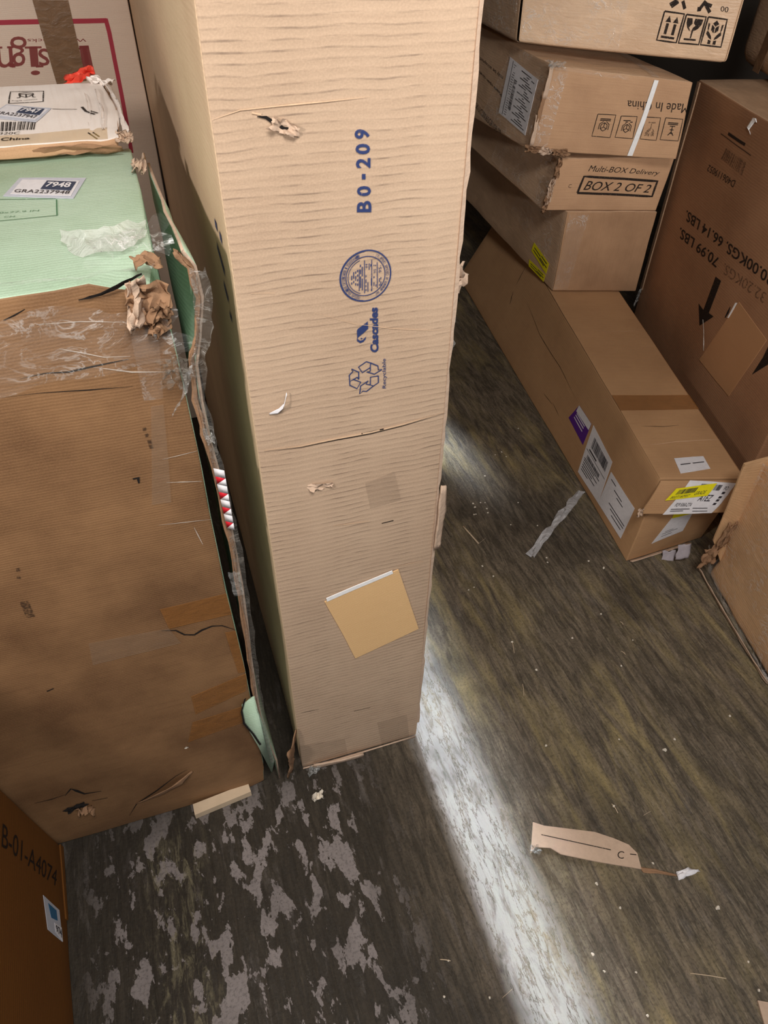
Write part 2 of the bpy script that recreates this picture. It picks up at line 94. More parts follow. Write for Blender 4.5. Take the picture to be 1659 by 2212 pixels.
  'scrapC': [(0.6868,0.4022),(0.6992,0.3967),(0.7091,0.4098),(0.6966,0.4153)],
  'scrapdash': [(0.718,0.4012),(0.7305,0.3957)],
  'tail': [(0.7241,0.3656),(0.7527,0.353),(0.7908,0.3314)],
  'wisp': [(0.7896,0.3295),(0.8129,0.3286),(0.8402,0.3255)],
  'clump': [(0.5256,0.4716)],
  'corner': [(0.7999,0.0917),(0.8183,0.082),(0.8097,0.0481),(0.7848,0.053)],
  'slat': [(-0.1651,0.7738),(-0.0366,0.7882),(-0.0391,0.811),(-0.166,0.7997)],
  'straw': [(0.7723,1.451),(0.7883,1.3641),(0.8166,1.3778)],
  'strip': [(1.2147,1.4761),(1.1202,1.4069),(1.0275,1.3471),(0.9153,1.2615)],
  'strip2': [(1.1643,1.4489),(1.1088,1.3741)],
  'chips': [(1.1095,1.1551),(0.9639,1.2459),(0.9575,1.2279),(1.1754,1.8702),(1.0265,1.7534),(1.0597,1.7319),(0.8722,1.5376),(0.8869,1.5329),(0.8804,1.504),(0.8285,1.4912),(0.8457,1.5226),(0.8471,1.5409),(0.9921,1.4992),(1.0027,1.3814),(0.9225,1.4116),(0.7609,1.2753),(0.7757,1.2278),(0.703,1.2059),(0.9434,1.6577),(0.6833,1.2011),(0.8752,1.4854),(1.0801,1.1939),(0.835,1.491),(1.0553,1.7608),(0.7233,0.9931),(0.745,0.8908),(0.9673,0.8319),(0.9356,0.5879),(0.8452,0.6469),(0.9755,0.6043),(0.6189,0.3716),(0.833,0.2521),(0.7431,0.5059),(1.1475,0.6154),(1.0085,1.0028),(1.044,0.895),(0.8883,0.9531),(0.666,0.6879),(0.6405,0.3156),(0.607,0.2052),(0.2365,0.2857),(0.2668,0.3386),(0.3182,0.2568),(0.7562,0.37),(0.8282,0.1509),(0.8154,0.1047),(0.5423,0.259),(0.5489,0.2263),(0.5882,0.1372)],
  'straws': [[(0.7233,0.9931),(0.7117,0.9564)],[(0.6901,0.8621),(0.677,0.8299)],[(1.0453,0.9615),(1.0477,0.9489)],[(0.7411,0.5117),(0.743,0.488)],[(0.7953,0.4657),(0.817,0.4688)],[(0.7064,0.1704),(0.7677,0.1407)],[(0.2517,0.3456),(0.2705,0.3367)],[(0.3412,0.2491),(0.3646,0.2559)],[(0.9928,0.8724),(0.9981,0.8597)]],
  'whitebit': [(0.1067,0.7416)],
  'basebit': [(0.1142,0.8051)],
  'flap_edge': [(0.0318,0.8,1.2672),(0.045,0.8,1.2469),(0.0478,0.8,1.2101),(0.0385,0.8,1.1636),(0.0268,0.8,1.1338),(0.0213,0.8,1.0734),(0.0236,0.8,1.021),(0.0268,0.8,0.9639),(0.0283,0.8,0.8746),(0.0314,0.8,0.7942),(0.0283,0.8,0.6836),(0.0263,0.8,0.5832),(0.0223,0.8,0.4714),(0.017,0.8,0.3455),(0.0213,0.8,0.115)],
  'green_tear': [(-0.0129,0.797,0.3621),(0.0141,0.797,0.3819),(0.0151,0.797,0.334),(0.0231,0.797,0.2392),(0.0281,0.797,0.1164),(0.0176,0.797,0.0623),(-0.0001,0.797,0.1983),(-0.0155,0.797,0.2972)],
  'redtape': [(0.0239,0.792,0.9618),(0.0321,0.792,0.9605),(0.0311,0.792,0.8446),(0.0262,0.792,0.8441)],
  'clear1': [(0.0193,0.795,1.0217),(0.0306,0.795,1.023),(0.0307,0.795,1.0074),(0.0205,0.795,1.0058)],
  'clear2': [(0.0142,0.795,0.7492),(0.0318,0.795,0.7476),(0.0296,0.795,0.6887),(0.0145,0.795,0.6907)],
  'kraft': [(-0.0119,0.795,1.2156)],
  'filmknot': [(-0.0005,0.79,1.1284)],
  'tall_edge_flap': [(0.3726,0.81,0.8094),(0.3854,0.81,0.8162),(0.391,0.81,0.6692),(0.3781,0.81,0.6733)],
  'tall_bits': [(0.4085,0.85,1.157),(0.419,0.85,1.0731)],
  'bottom_fold': [(0.1277,0.8,0.0241),(0.2296,0.8,0.0077),(0.2277,0.8,0.0401),(0.1312,0.8,0.0488)],
  'end_tips': [(1.3038,1.1,0.0485),(1.3246,1.1,0.082),(1.2582,1.1,0.0635)],
  'bits': [(1.4754,3.07),(1.2802,2.5787),(1.1983,2.3996)],
},
'boxes': {
  'tall': [(0.09,0.815,0.002),(0.376,0.812,0.002),(0.38,0.812,1.95),(0.088,0.815,1.95),(0.09,2.365,0.002),(0.376,2.362,0.002),(0.38,2.362,1.95),(0.088,2.365,1.95)],
  'green': [(-0.66,0.811,0.002),(0.006,0.807,0.002),(0.008,0.807,1.241),(-0.66,0.811,1.241),(-0.66,1.281,0.002),(0.006,1.277,0.002),(0.008,1.277,1.241),(-0.66,1.281,1.241)],
  'white': [(-0.6,1.262,1.248),(-0.004,1.238,1.248),(0.004,1.238,1.264),(-0.6,1.262,1.27),(-0.6,1.6,1.248),(0.0,1.55,1.248),(-0.003,1.47,1.292),(-0.6,1.52,1.292)],
  'insignia': [(-0.9,2.3,0.002),(0.084,2.3,0.002),(0.084,2.3,1.85),(-0.9,2.3,1.85),(-0.9,2.8,0.002),(0.084,2.8,0.002),(0.084,2.8,1.85),(-0.9,2.8,1.85)],
  'orange': [(-0.418,0.25,0.002),(-0.448,0.8,0.002),(-0.53,0.8,0.95),(-0.5,0.25,0.95),(-0.86,0.25,0.002),(-0.89,0.8,0.002),(-0.97,0.8,0.95),(-0.94,0.25,0.95)],
  'long': [(1.189,1.156,0.002),(1.475,1.172,0.002),(1.443,1.098,0.32),(1.215,1.171,0.32),(1.453,3.1,0.002),(1.66,3.06,0.002),(1.925,2.98,0.32),(1.64,3.085,0.32)],
  'A': [(1.462,2.256,0.327),(1.776,2.159,0.327),(1.776,2.16,0.632),(1.462,2.256,0.632),(1.522,3.256,0.327),(1.836,3.159,0.327),(1.836,3.16,0.632),(1.522,3.256,0.632)],
  'B': [(1.374,2.283,0.636),(1.771,2.161,0.636),(1.785,2.157,0.812),(1.411,2.272,0.812),(1.434,3.283,0.636),(1.831,3.161,0.636),(1.845,3.157,0.79),(1.471,3.272,0.765)],
  'C': [(1.301,2.308,0.835),(1.732,2.08,0.835),(1.718,2.086,1.061),(1.335,2.29,1.086),(1.361,3.308,0.775),(1.792,3.08,0.835),(1.778,3.086,1.061),(1.395,3.29,1.086)],
  'D': [(1.297,2.484,1.116),(1.838,2.104,1.1),(1.838,2.104,1.52),(1.297,2.484,1.536),(1.357,3.484,1.116),(1.898,3.104,1.1),(1.898,3.104,1.52),(1.357,3.484,1.536)],
  'E': [(1.831,2.2,0.002),(1.5853,1.1997,0.002),(1.5853,1.1997,1.04),(1.831,2.2,1.04),(2.336,2.076,0.002),(2.0903,1.0757,0.002),(2.0903,1.0757,1.04),(2.336,2.076,1.04)],
  'F': [(1.39,1.038,0.002),(1.2728,0.5006,0.002),(1.2728,0.5006,0.47),(1.39,1.038,0.47),(1.8297,0.9421,0.002),(1.7125,0.4048,0.002),(1.7125,0.4048,0.47),(1.8297,0.9421,0.47)],
  'G': [(2.055,2.315,1.05),(1.8357,1.5978,1.05),(1.8357,1.5978,1.55),(2.055,2.315,1.55),(2.4853,2.1834,1.05),(2.2661,1.4662,1.05),(2.2661,1.4662,1.55),(2.4853,2.1834,1.55)],
},
}

# ------------------------------------------------------------------ materials
def newmat(name):
    m = bpy.data.materials.new(name); m.use_nodes = True
    nt = m.node_tree; b = nt.nodes['Principled BSDF']
    return m, nt, b
def N(nt, t, **k):
    n = nt.nodes.new(t)
    for a, v in k.items(): setattr(n, a, v)
    return n
def mixc(nt, fac, a, b, mode='MIX'):
    n = N(nt, 'ShaderNodeMix', data_type='RGBA', blend_type=mode)
    for i, v in ((0, fac), (6, a), (7, b)):
        if hasattr(v, 'default_value') or hasattr(v, 'is_linked'): nt.links.new(v, n.inputs[i])
        elif i == 0: n.inputs[0].default_value = v
        else: n.inputs[i].default_value = (*v, 1) if len(v) == 3 else v
    return n.outputs[2]
def mth(nt, op, a, b=None, c=None, clamp=False):
    n = N(nt, 'ShaderNodeMath', operation=op, use_clamp=clamp)
    for i, v in enumerate((a, b, c)):
        if v is None: continue
        if isinstance(v, (int, float)): n.inputs[i].default_value = v
        else: nt.links.new(v, n.inputs[i])
    return n.outputs[0]
def ramp(nt, v, lo, hi):
    n = N(nt, 'ShaderNodeMapRange', clamp=True); nt.links.new(v, n.inputs[0])
    n.inputs[1].default_value = lo; n.inputs[2].default_value = hi
    return n.outputs[0]
def nz(nt, vec, scale, detail=4, rough=.55, dist=0.0):
    n = N(nt, 'ShaderNodeTexNoise'); nt.links.new(vec, n.inputs['Vector'])
    n.inputs['Scale'].default_value = scale; n.inputs['Detail'].default_value = detail
    n.inputs['Roughness'].default_value = rough; n.inputs['Distortion'].default_value = dist
    return n.outputs['Fac']
def mapped(nt, vec, sc, rot=0, loc=(0, 0, 0)):
    n = N(nt, 'ShaderNodeMapping'); nt.links.new(vec, n.inputs[0])
    n.inputs[3].default_value = sc; n.inputs[2].default_value = (0, 0, rot); n.inputs[1].default_value = loc
    return n.outputs[0]
def sep(nt, vec):
    n = N(nt, 'ShaderNodeSeparateXYZ'); nt.links.new(vec, n.inputs[0]); return n.outputs
def setbump(nt, b, h, strength, dist=.002):
    n = N(nt, 'ShaderNodeBump'); nt.links.new(h, n.inputs['Height'])
    n.inputs['Strength'].default_value = strength; n.inputs['Distance'].default_value = dist
    nt.links.new(n.outputs[0], b.inputs['Normal'])
def lin(r, g, b):
    f = lambda c: ((c/255)/12.92 if c/255 <= .04045 else ((c/255+.055)/1.055)**2.4)
    return (f(r), f(g), f(b))

def cardboard(name, col, dark=None, flute=0.0075, smudge=0.0, vertical=False, rough=.8, stain=.35, seed=0.0, wrap=0.0):
    m, nt, b = newmat(name)
    uv = N(nt, 'ShaderNodeUVMap').outputs[0]
    uv = mapped(nt, uv, (1, 1, 1), 0, (seed, seed*1.7, 0))
    dark = dark or tuple(c*.62 for c in col)
    big = ramp(nt, nz(nt, uv, 5, 4, .6), .38, .68)
    fine = nz(nt, uv, 420, 2, .6)
    streak = nz(nt, mapped(nt, uv, (3, 60, 1) if not vertical else (60, 3, 1)), 3, 3, .6)
    c = mixc(nt, mth(nt, 'MULTIPLY', big, stain), col, dark)
    c = mixc(nt, mth(nt, 'MULTIPLY', ramp(nt, streak, .5, .75), .28), c, dark)
    c = mixc(nt, mth(nt, 'MULTIPLY', ramp(nt, fine, .42, .62), .16), c, tuple(min(1, x*1.5) for x in col))
    xyz = sep(nt, uv)
    wob = mth(nt, 'MULTIPLY', mth(nt, 'SUBTRACT', nz(nt, uv, 9, 2), .5), flute*1.3)
    v = mth(nt, 'ADD', xyz[0] if vertical else xyz[1], wob)
    wave = mth(nt, 'SINE', mth(nt, 'MULTIPLY', v, 2*math.pi/flute))
    if smudge:
        # grime rubbed onto the ridges of the corrugation, in broken dashes and in vertical bands
        dash = ramp(nt, nz(nt, mapped(nt, uv, (9, 95, 1)), 1.6, 4, .65), .40, .62)
        band = ramp(nt, nz(nt, mapped(nt, uv, (9, 1.1, 1)), 1.7, 3, .6), .36, .60)
        line = ramp(nt, wave, .60, .99)
        f = mth(nt, 'MULTIPLY', mth(nt, 'MULTIPLY', line, dash), mth(nt, 'MULTIPLY', mth(nt, 'ADD', mth(nt, 'MULTIPLY', band, .85), .15), smudge))
        c = mixc(nt, f, c, (.085, .055, .042))
    if wrap:
        g = ramp(nt, nz(nt, mapped(nt, uv, (4, 9, 1)), 2.2, 5, .6, 1.2), .50, .62)
        c = mixc(nt, mth(nt, 'MULTIPLY', g, .25), c, tuple(min(1, x*1.35+.02) for x in col))
    nt.links.new(c, b.inputs['Base Color'])
    if wrap:
        rr = N(nt, 'ShaderNodeMapRange'); nt.links.new(nz(nt, uv, 7, 3), rr.inputs[0]); rr.inputs[3].default_value = .18; rr.inputs[4].default_value = .6
        nt.links.new(rr.outputs[0], b.inputs['Roughness'])
    else: b.inputs['Roughness'].default_value = rough
    b.inputs['Specular IOR Level'].default_value = .3
    h = mth(nt, 'ADD', mth(nt, 'MULTIPLY', wave, .14), mth(nt, 'ADD', mth(nt, 'MULTIPLY', fine, .35), mth(nt, 'MULTIPLY', nz(nt, uv, 34, 4), .7)))
    if wrap:
        wr = nz(nt, mapped(nt, uv, (6, 22, 1), .5), 2.5, 5, .6, 1.5)
        h = mth(nt, 'ADD', h, mth(nt, 'MULTIPLY', wr, 6*wrap))
    setbump(nt, b, h, .35, .0016)
    return m
def plain(name, col, rough=.6, bump=0, alpha=1.0, spec=.3, bs=120):
    m, nt, b = newmat(name)
    g = N(nt, 'ShaderNodeNewGeometry').outputs['Position']
    n = nz(nt, g, bs, 3)
    c = mixc(nt, mth(nt, 'MULTIPLY', ramp(nt, n, .35, .7), .28), col, tuple(x*.7 for x in col))
    nt.links.new(c, b.inputs['Base Color'])
    b.inputs['Roughness'].default_value = rough; b.inputs['Specular IOR Level'].default_value = spec
    b.inputs['Alpha'].default_value = alpha
    if bump: setbump(nt, b, n, bump, .002)
    return m
def ink(name, col, alpha=.92, wear=.42):
    m, nt, b = newmat(name)
    g = N(nt, 'ShaderNodeNewGeometry').outputs['Position']
    b.inputs['Base Color'].default_value = (*col, 1); b.inputs['Roughness'].default_value = .75
    b.inputs['Specular IOR Level'].default_value = .2
    a = ramp(nt, nz(nt, g, 260, 3, .7), wear-.16, wear)
    nt.links.new(mth(nt, 'MULTIPLY', a, alpha), b.inputs['Alpha'])
    return m
def filmmat(name, fac=.3, tint=(.85, .86, .84), rough=.16):
    m, nt, b = newmat(name)
    g = N(nt, 'ShaderNodeNewGeometry').outputs['Position']
    b.inputs['Base Color'].default_value = (*tint, 1); b.inputs['Roughness'].default_value = rough
    b.inputs['Specular IOR Level'].default_value = .8
    n1 = nz(nt, mapped(nt, g, (1, 1, 1.6), .4), 16, 4, .6, 1.6)
    ridge = ramp(nt, mth(nt, 'ABSOLUTE', mth(nt, 'SUBTRACT', n1, .5)), .035, .0)
    n2 = ramp(nt, nz(nt, g, 9, 2), .42, .62)
    f = mth(nt, 'MULTIPLY_ADD', mth(nt, 'MULTIPLY', ridge, n2), .45*fac+.22, fac*fac*.75)
    nt.links.new(f, b.inputs['Alpha'])
    setbump(nt, b, n1, .8, .010)
    return m
def tapemat(name, col, alpha=.55, rough=.28):
    m, nt, b = newmat(name)
    g = N(nt, 'ShaderNodeNewGeometry').outputs['Position']
    n1 = nz(nt, mapped(nt, g, (1, 1, 2)), 30, 4, .6, .8)
    nt.links.new(mixc(nt, ramp(nt, n1, .3, .7), col, tuple(c*.72 for c in col)), b.inputs['Base Color'])
    b.inputs['Roughness'].default_value = rough; b.inputs['Alpha'].default_value = alpha
    b.inputs['Specular IOR Level'].default_value = .45
    setbump(nt, b, n1, .45, .004)
    return m

M = {}
M['kraft'] = cardboard('kraft_board', lin(194, 168, 143), lin(170, 142, 118), flute=.0098, smudge=.66, stain=.4)
M['kraft_side'] = cardboard('kraft_board_lit_side', lin(238, 206, 174), lin(206, 170, 138), seed=3.3)  # lighter copy of the board, brighter light on the side put into its colour
M['brown'] = cardboard('brown_board', lin(138, 104, 72), lin(94, 66, 44), flute=.0045, smudge=.06, stain=.85, rough=.6, seed=1.2)
M['green'] = cardboard('green_board', lin(182, 206, 184), lin(138, 168, 134), flute=.006, smudge=.18, stain=.55, rough=.42, seed=5.1)
M['white'] = cardboard('white_board', lin(248, 240, 234), lin(222, 206, 194), vertical=True, flute=.012, stain=.35, rough=.45, seed=8.8)
M['pale'] = cardboard('pale_board', lin(236, 212, 194), lin(220, 194, 176), stain=.3, flute=.004, seed=2.2)
M['tanA'] = cardboard('tan_board', lin(190, 152, 118), lin(150, 114, 86), seed=4.4, stain=.5)
M['tanB'] = cardboard('tan_wrapped_board', lin(216, 184, 152), lin(180, 146, 118), seed=6.1, wrap=.8)
M['tanC'] = cardboard('tan_wrapped_side', lin(196, 164, 134), lin(160, 128, 102), seed=7.7, wrap=.5)
M['tanK'] = cardboard('streaked_tan_board', lin(172, 136, 104), lin(130, 98, 72), vertical=True, seed=16.4, stain=.6)
M['tanE'] = cardboard('red_brown_board', lin(166, 124, 92), lin(134, 94, 68), seed=9.2, stain=.5)
M['tanF'] = cardboard('wrapped_brown_board', lin(208, 168, 126), lin(170, 132, 98), seed=11.2, wrap=.25)
M['tanL'] = cardboard('long_board', lin(188, 148, 108), lin(156, 118, 84), seed=12.5, stain=.4)
M['orange'] = cardboard('orange_board', lin(108, 66, 18), lin(90, 52, 12), seed=13.1, stain=.3)
M['torn'] = plain('torn_kraft', lin(198, 172, 150), .9, .8, bs=90)
M['tornbrown'] = plain('torn_brown', lin(150, 116, 88), .9, .8, bs=90)
M['blue'] = ink('blue_ink', lin(44, 62, 112), .88, .38)
M['ink'] = ink('dark_ink', (.02, .014, .012), .9)
M['faint'] = ink('faded_ink', (.03, .02, .016), .55, .55)
M['red'] = ink('red_ink', lin(190, 66, 84), .88, .3)
M['brownink'] = ink('maroon_ink', lin(150, 72, 70), .82, .32)
M['redink'] = ink('red_small_ink', lin(150, 70, 70), .8, .3)
M['greenink'] = ink('green_ink', lin(70, 120, 82), .8, .4)
M['crease'] = plain('crease_paper', lin(228, 194, 160), .85, .5)
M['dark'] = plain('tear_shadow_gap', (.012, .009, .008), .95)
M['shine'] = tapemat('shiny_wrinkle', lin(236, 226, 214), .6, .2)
M['paper'] = plain('label_white', lin(232, 230, 234), .5, .1)
M['greylabel'] = plain('label_grey', lin(200, 204, 216), .4, .1)
M['scrapgrey'] = plain('grey_paper', lin(168, 160, 166), .5, .1)
M['badge'] = plain('badge_blue', lin(58, 68, 92), .5)
M['purple'] = plain('purple_label', lin(92, 38, 140), .4)
M['yellow'] = plain('yellow_label', lin(238, 226, 28), .45, .1)
M['paperink'] = plain('label_ink', lin(50, 46, 52), .6)
M['pouch'] = cardboard('pouch_paper', lin(230, 188, 136), lin(218, 174, 122), flute=.003, stain=.25, seed=14.0)
M['pouchE'] = cardboard('pouch_paper_dim', lin(184, 138, 98), lin(168, 122, 84), flute=.003, stain=.25, seed=15.0)
M['white_strip'] = plain('white_strip', lin(250, 250, 250), .35)
M['tape'] = tapemat('brown_tape', lin(168, 112, 58), .5)
M['cleartape'] = tapemat('clear_tape', lin(176, 156, 136), .17)
M['amber'] = tapemat('amber_tape', lin(226, 190, 120), .35)
M['greytape'] = tapemat('tan_tape', lin(150, 116, 86), .93, .35)
M['film'] = filmmat('stretch_film', .22)
M['film2'] = filmmat('stretch_film_cloudy', .55, (.62, .62, .60), .2)
M['film4'] = filmmat('bunched_film', .72, (.80, .80, .78), .2)
M['film3'] = filmmat('twisted_film', 1.0, (.62, .62, .64), .25)
M['darkfilm'] = filmmat('stretch_film_dirty', .5, (.30, .28, .25), .2)
M['strap'] = plain('white_strap', lin(240, 240, 240), .4)
M['redplastic'] = plain('red_plastic', lin(236, 84, 66), .35, .6, bs=60)
M['redwhite'] = plain('red_print', lin(214, 40, 54), .4)
M['wood'] = plain('pale_wood', lin(206, 184, 156), .7, .4, bs=40)
M['chip'] = plain('foam_chip', lin(226, 216, 200), .7)
M['bluelabel'] = plain('blue_label', lin(58, 110, 150), .5)

def floormat():
    m, nt, b = newmat('grimy_floor')
    p = N(nt, 'ShaderNodeTexCoord').outputs['Object']
    xyz = sep(nt, p)
    grain = mapped(nt, p, (9, 1.5, 1), .02)
    g1 = nz(nt, grain, 2.2, 6, .62, .6)
    g2 = nz(nt, mapped(nt, p, (30, 4, 1), -.05), 2.5, 6, .68, .8)
    big = nz(nt, p, 2.6, 3, .5)
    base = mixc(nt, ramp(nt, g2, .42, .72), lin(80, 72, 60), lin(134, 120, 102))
    base = mixc(nt, mth(nt, 'MULTIPLY', ramp(nt, mth(nt, 'ADD', xyz[0], mth(nt, 'MULTIPLY', big, .2)), .50, .30), .85), base, lin(38, 33, 26))  # shade on the left side painted into the base colour
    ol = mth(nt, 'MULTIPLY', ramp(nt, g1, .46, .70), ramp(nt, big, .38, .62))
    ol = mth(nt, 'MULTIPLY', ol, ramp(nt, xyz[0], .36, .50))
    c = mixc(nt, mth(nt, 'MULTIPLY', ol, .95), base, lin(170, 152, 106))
    gr = ramp(nt, nz(nt, mapped(nt, p, (14, 3, 1), 0, (3, 1, 0)), 2.0, 6, .7, .4), .56, .72)
    gr = mth(nt, 'MULTIPLY', gr, .35)
    c = mixc(nt, gr, c, lin(132, 124, 120))
    # hard-edged flakes of pale worn paint left on the dark floor at the near left
    fl1 = nz(nt, mapped(nt, p, (2.0, 1.0, 1), .22, (.4, .2, 0)), 15, 9, .62, .2)
    fl2 = nz(nt, mapped(nt, p, (3.0, 1.0, 1), .15), 5.0, 2, .5)
    flake = ramp(nt, mth(nt, 'ADD', mth(nt, 'MULTIPLY', fl1, .62), mth(nt, 'MULTIPLY', fl2, .38)), .528, .536)
    zone = mth(nt, 'MULTIPLY', ramp(nt, xyz[0], .26, .14), ramp(nt, xyz[1], .86, .72))
    zone = mth(nt, 'MULTIPLY', zone, ramp(nt, xyz[0], -.42, -.33))
    c = mixc(nt, mth(nt, 'MULTIPLY', flake, zone), c, lin(134, 126, 124))
    chalk = ramp(nt, nz(nt, mapped(nt, p, (22, 5, 1), .1, (5, 2, 0)), 2.4, 7, .75, .8), .50, .66)
    cz = mth(nt, 'MULTIPLY', ramp(nt, mth(nt, 'ABSOLUTE', mth(nt, 'ADD', xyz[0], .225)), .085, .03), ramp(nt, xyz[1], .80, .70))
    c = mixc(nt, mth(nt, 'MULTIPLY', mth(nt, 'MULTIPLY', chalk, cz), .85), c, lin(132, 124, 98))
    # fine scratches and grit
    sc = nz(nt, mapped(nt, p, (120, 14, 1), -.06), 2.0, 4, .7, .5)
    c = mixc(nt, mth(nt, 'MULTIPLY', ramp(nt, sc, .54, .70), mth(nt, 'MULTIPLY_ADD', ramp(nt, xyz[0], .28, .5), .40, .08)), c, lin(160, 148, 126))
    grit = nz(nt, p, 160, 3, .7)
    c = mixc(nt, mth(nt, 'MULTIPLY', ramp(nt, grit, .50, .62), .35), c, lin(30, 26, 22))
    # pale band paints the daylight strip into the colour, broken by cracks and wear
    lit_band = mth(nt, 'MULTIPLY', ramp(nt, xyz[0], .345, .372), ramp(nt, xyz[0], .525, .47))
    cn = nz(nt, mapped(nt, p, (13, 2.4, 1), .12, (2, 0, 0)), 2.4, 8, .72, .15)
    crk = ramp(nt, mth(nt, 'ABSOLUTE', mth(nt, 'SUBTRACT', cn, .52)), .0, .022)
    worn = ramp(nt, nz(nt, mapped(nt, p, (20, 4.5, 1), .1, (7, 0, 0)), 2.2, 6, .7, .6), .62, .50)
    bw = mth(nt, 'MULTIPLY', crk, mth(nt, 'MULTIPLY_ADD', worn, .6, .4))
    c = mixc(nt, mth(nt, 'MULTIPLY', mth(nt, 'MULTIPLY', lit_band, bw), .78), c, lin(178, 174, 170))
    dk = nz(nt, p, 3.2, 4, .6)
    c = mixc(nt, mth(nt, 'MULTIPLY', ramp(nt, dk, .50, .66), .45), c, lin(34, 29, 25))
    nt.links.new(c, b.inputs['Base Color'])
    rg = N(nt, 'ShaderNodeMapRange'); nt.links.new(g2, rg.inputs[0]); rg.inputs[3].default_value = .42; rg.inputs[4].default_value = .85
    nt.links.new(rg.outputs[0], b.inputs['Roughness']); b.inputs['Specular IOR Level'].default_value = .35
    h = mth(nt, 'ADD', mth(nt, 'MULTIPLY', g2, 1.0), mth(nt, 'ADD', mth(nt, 'MULTIPLY', nz(nt, p, 90, 4, .7), .35), mth(nt, 'MULTIPLY', flake, -.12)))
    setbump(nt, b, h, .55, .006)
    return m
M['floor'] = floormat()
M['wall'] = plain('grey_wall', lin(120, 112, 104), .7)

# ------------------------------------------------------------------ mesh helpers
_NA, _NB, _NC = Vector((9.321, 1.53, 7.95)), Vector((-4.17, 6.61, 2.73)), Vector((3.37, -8.29, 5.11))
def nvec(p):                                   # repeatable vector noise
    return Vector((noise.noise(p+_NA), noise.noise(p+_NB), noise.noise(p+_NC)))

class MB:
    def __init__(s): s.v = []; s.f = []; s.m = []; s.uv = []; s.mats = []
    def mi(s, mat):
        if mat not in s.mats: s.mats.append(mat)
        return s.mats.index(mat)
    def add(s, vs, fs, mat, uvs=None):
        o = len(s.v); s.v += [tuple(v) for v in vs]; k = s.mi(mat)
        for i, f in enumerate(fs):
            s.f.append([o+x for x in f]); s.m.append(k)
            s.uv.append(uvs[i] if uvs else [(vs[x][0]+vs[x][1], vs[x][2]+vs[x][1]*.3) for x in f])
    def build(s, name, parent=None, smooth=True, weld=True, solid=0):
        me = bpy.data.meshes.new(name); me.from_pydata(s.v, [], s.f)
        for mt in s.mats: me.materials.append(M[mt])
        me.polygons.foreach_set('material_index', s.m)
        ul = me.uv_layers.new(name='UVMap'); i = 0
        for u in s.uv:
            for c in u: ul.data[i].uv = c; i += 1
        me.update()
        if weld:
            bm = bmesh.new(); bm.from_mesh(me); bmesh.ops.remove_doubles(bm, verts=bm.verts, dist=1e-6); bm.to_mesh(me); bm.free()
        if smooth:
            for p in me.polygons: p.use_smooth = True
            me.set_sharp_from_angle(angle=math.radians(40))
        o = bpy.data.objects.new(name, me); COL.objects.link(o)
        if solid:
            md = o.modifiers.new('thickness', 'SOLIDIFY'); md.thickness = solid; md.offset = 0
        if parent:
            o.parent = parent; o.matrix_parent_inverse = parent.matrix_world.inverted()
        return o
def tag(o, label=None, cat=None, group=None, kind=None):
    for k, v in (('label', label), ('category', cat), ('group', group), ('kind', kind)):
        if v: o[k] = v
    return o
def empty(name, loc, label, cat, group=None):
    o = bpy.data.objects.new(name, None); COL.objects.link(o); o.location = loc; o.empty_display_size = .1
    o.matrix_world = Matrix.Translation(loc)
    return tag(o, label, cat, group)

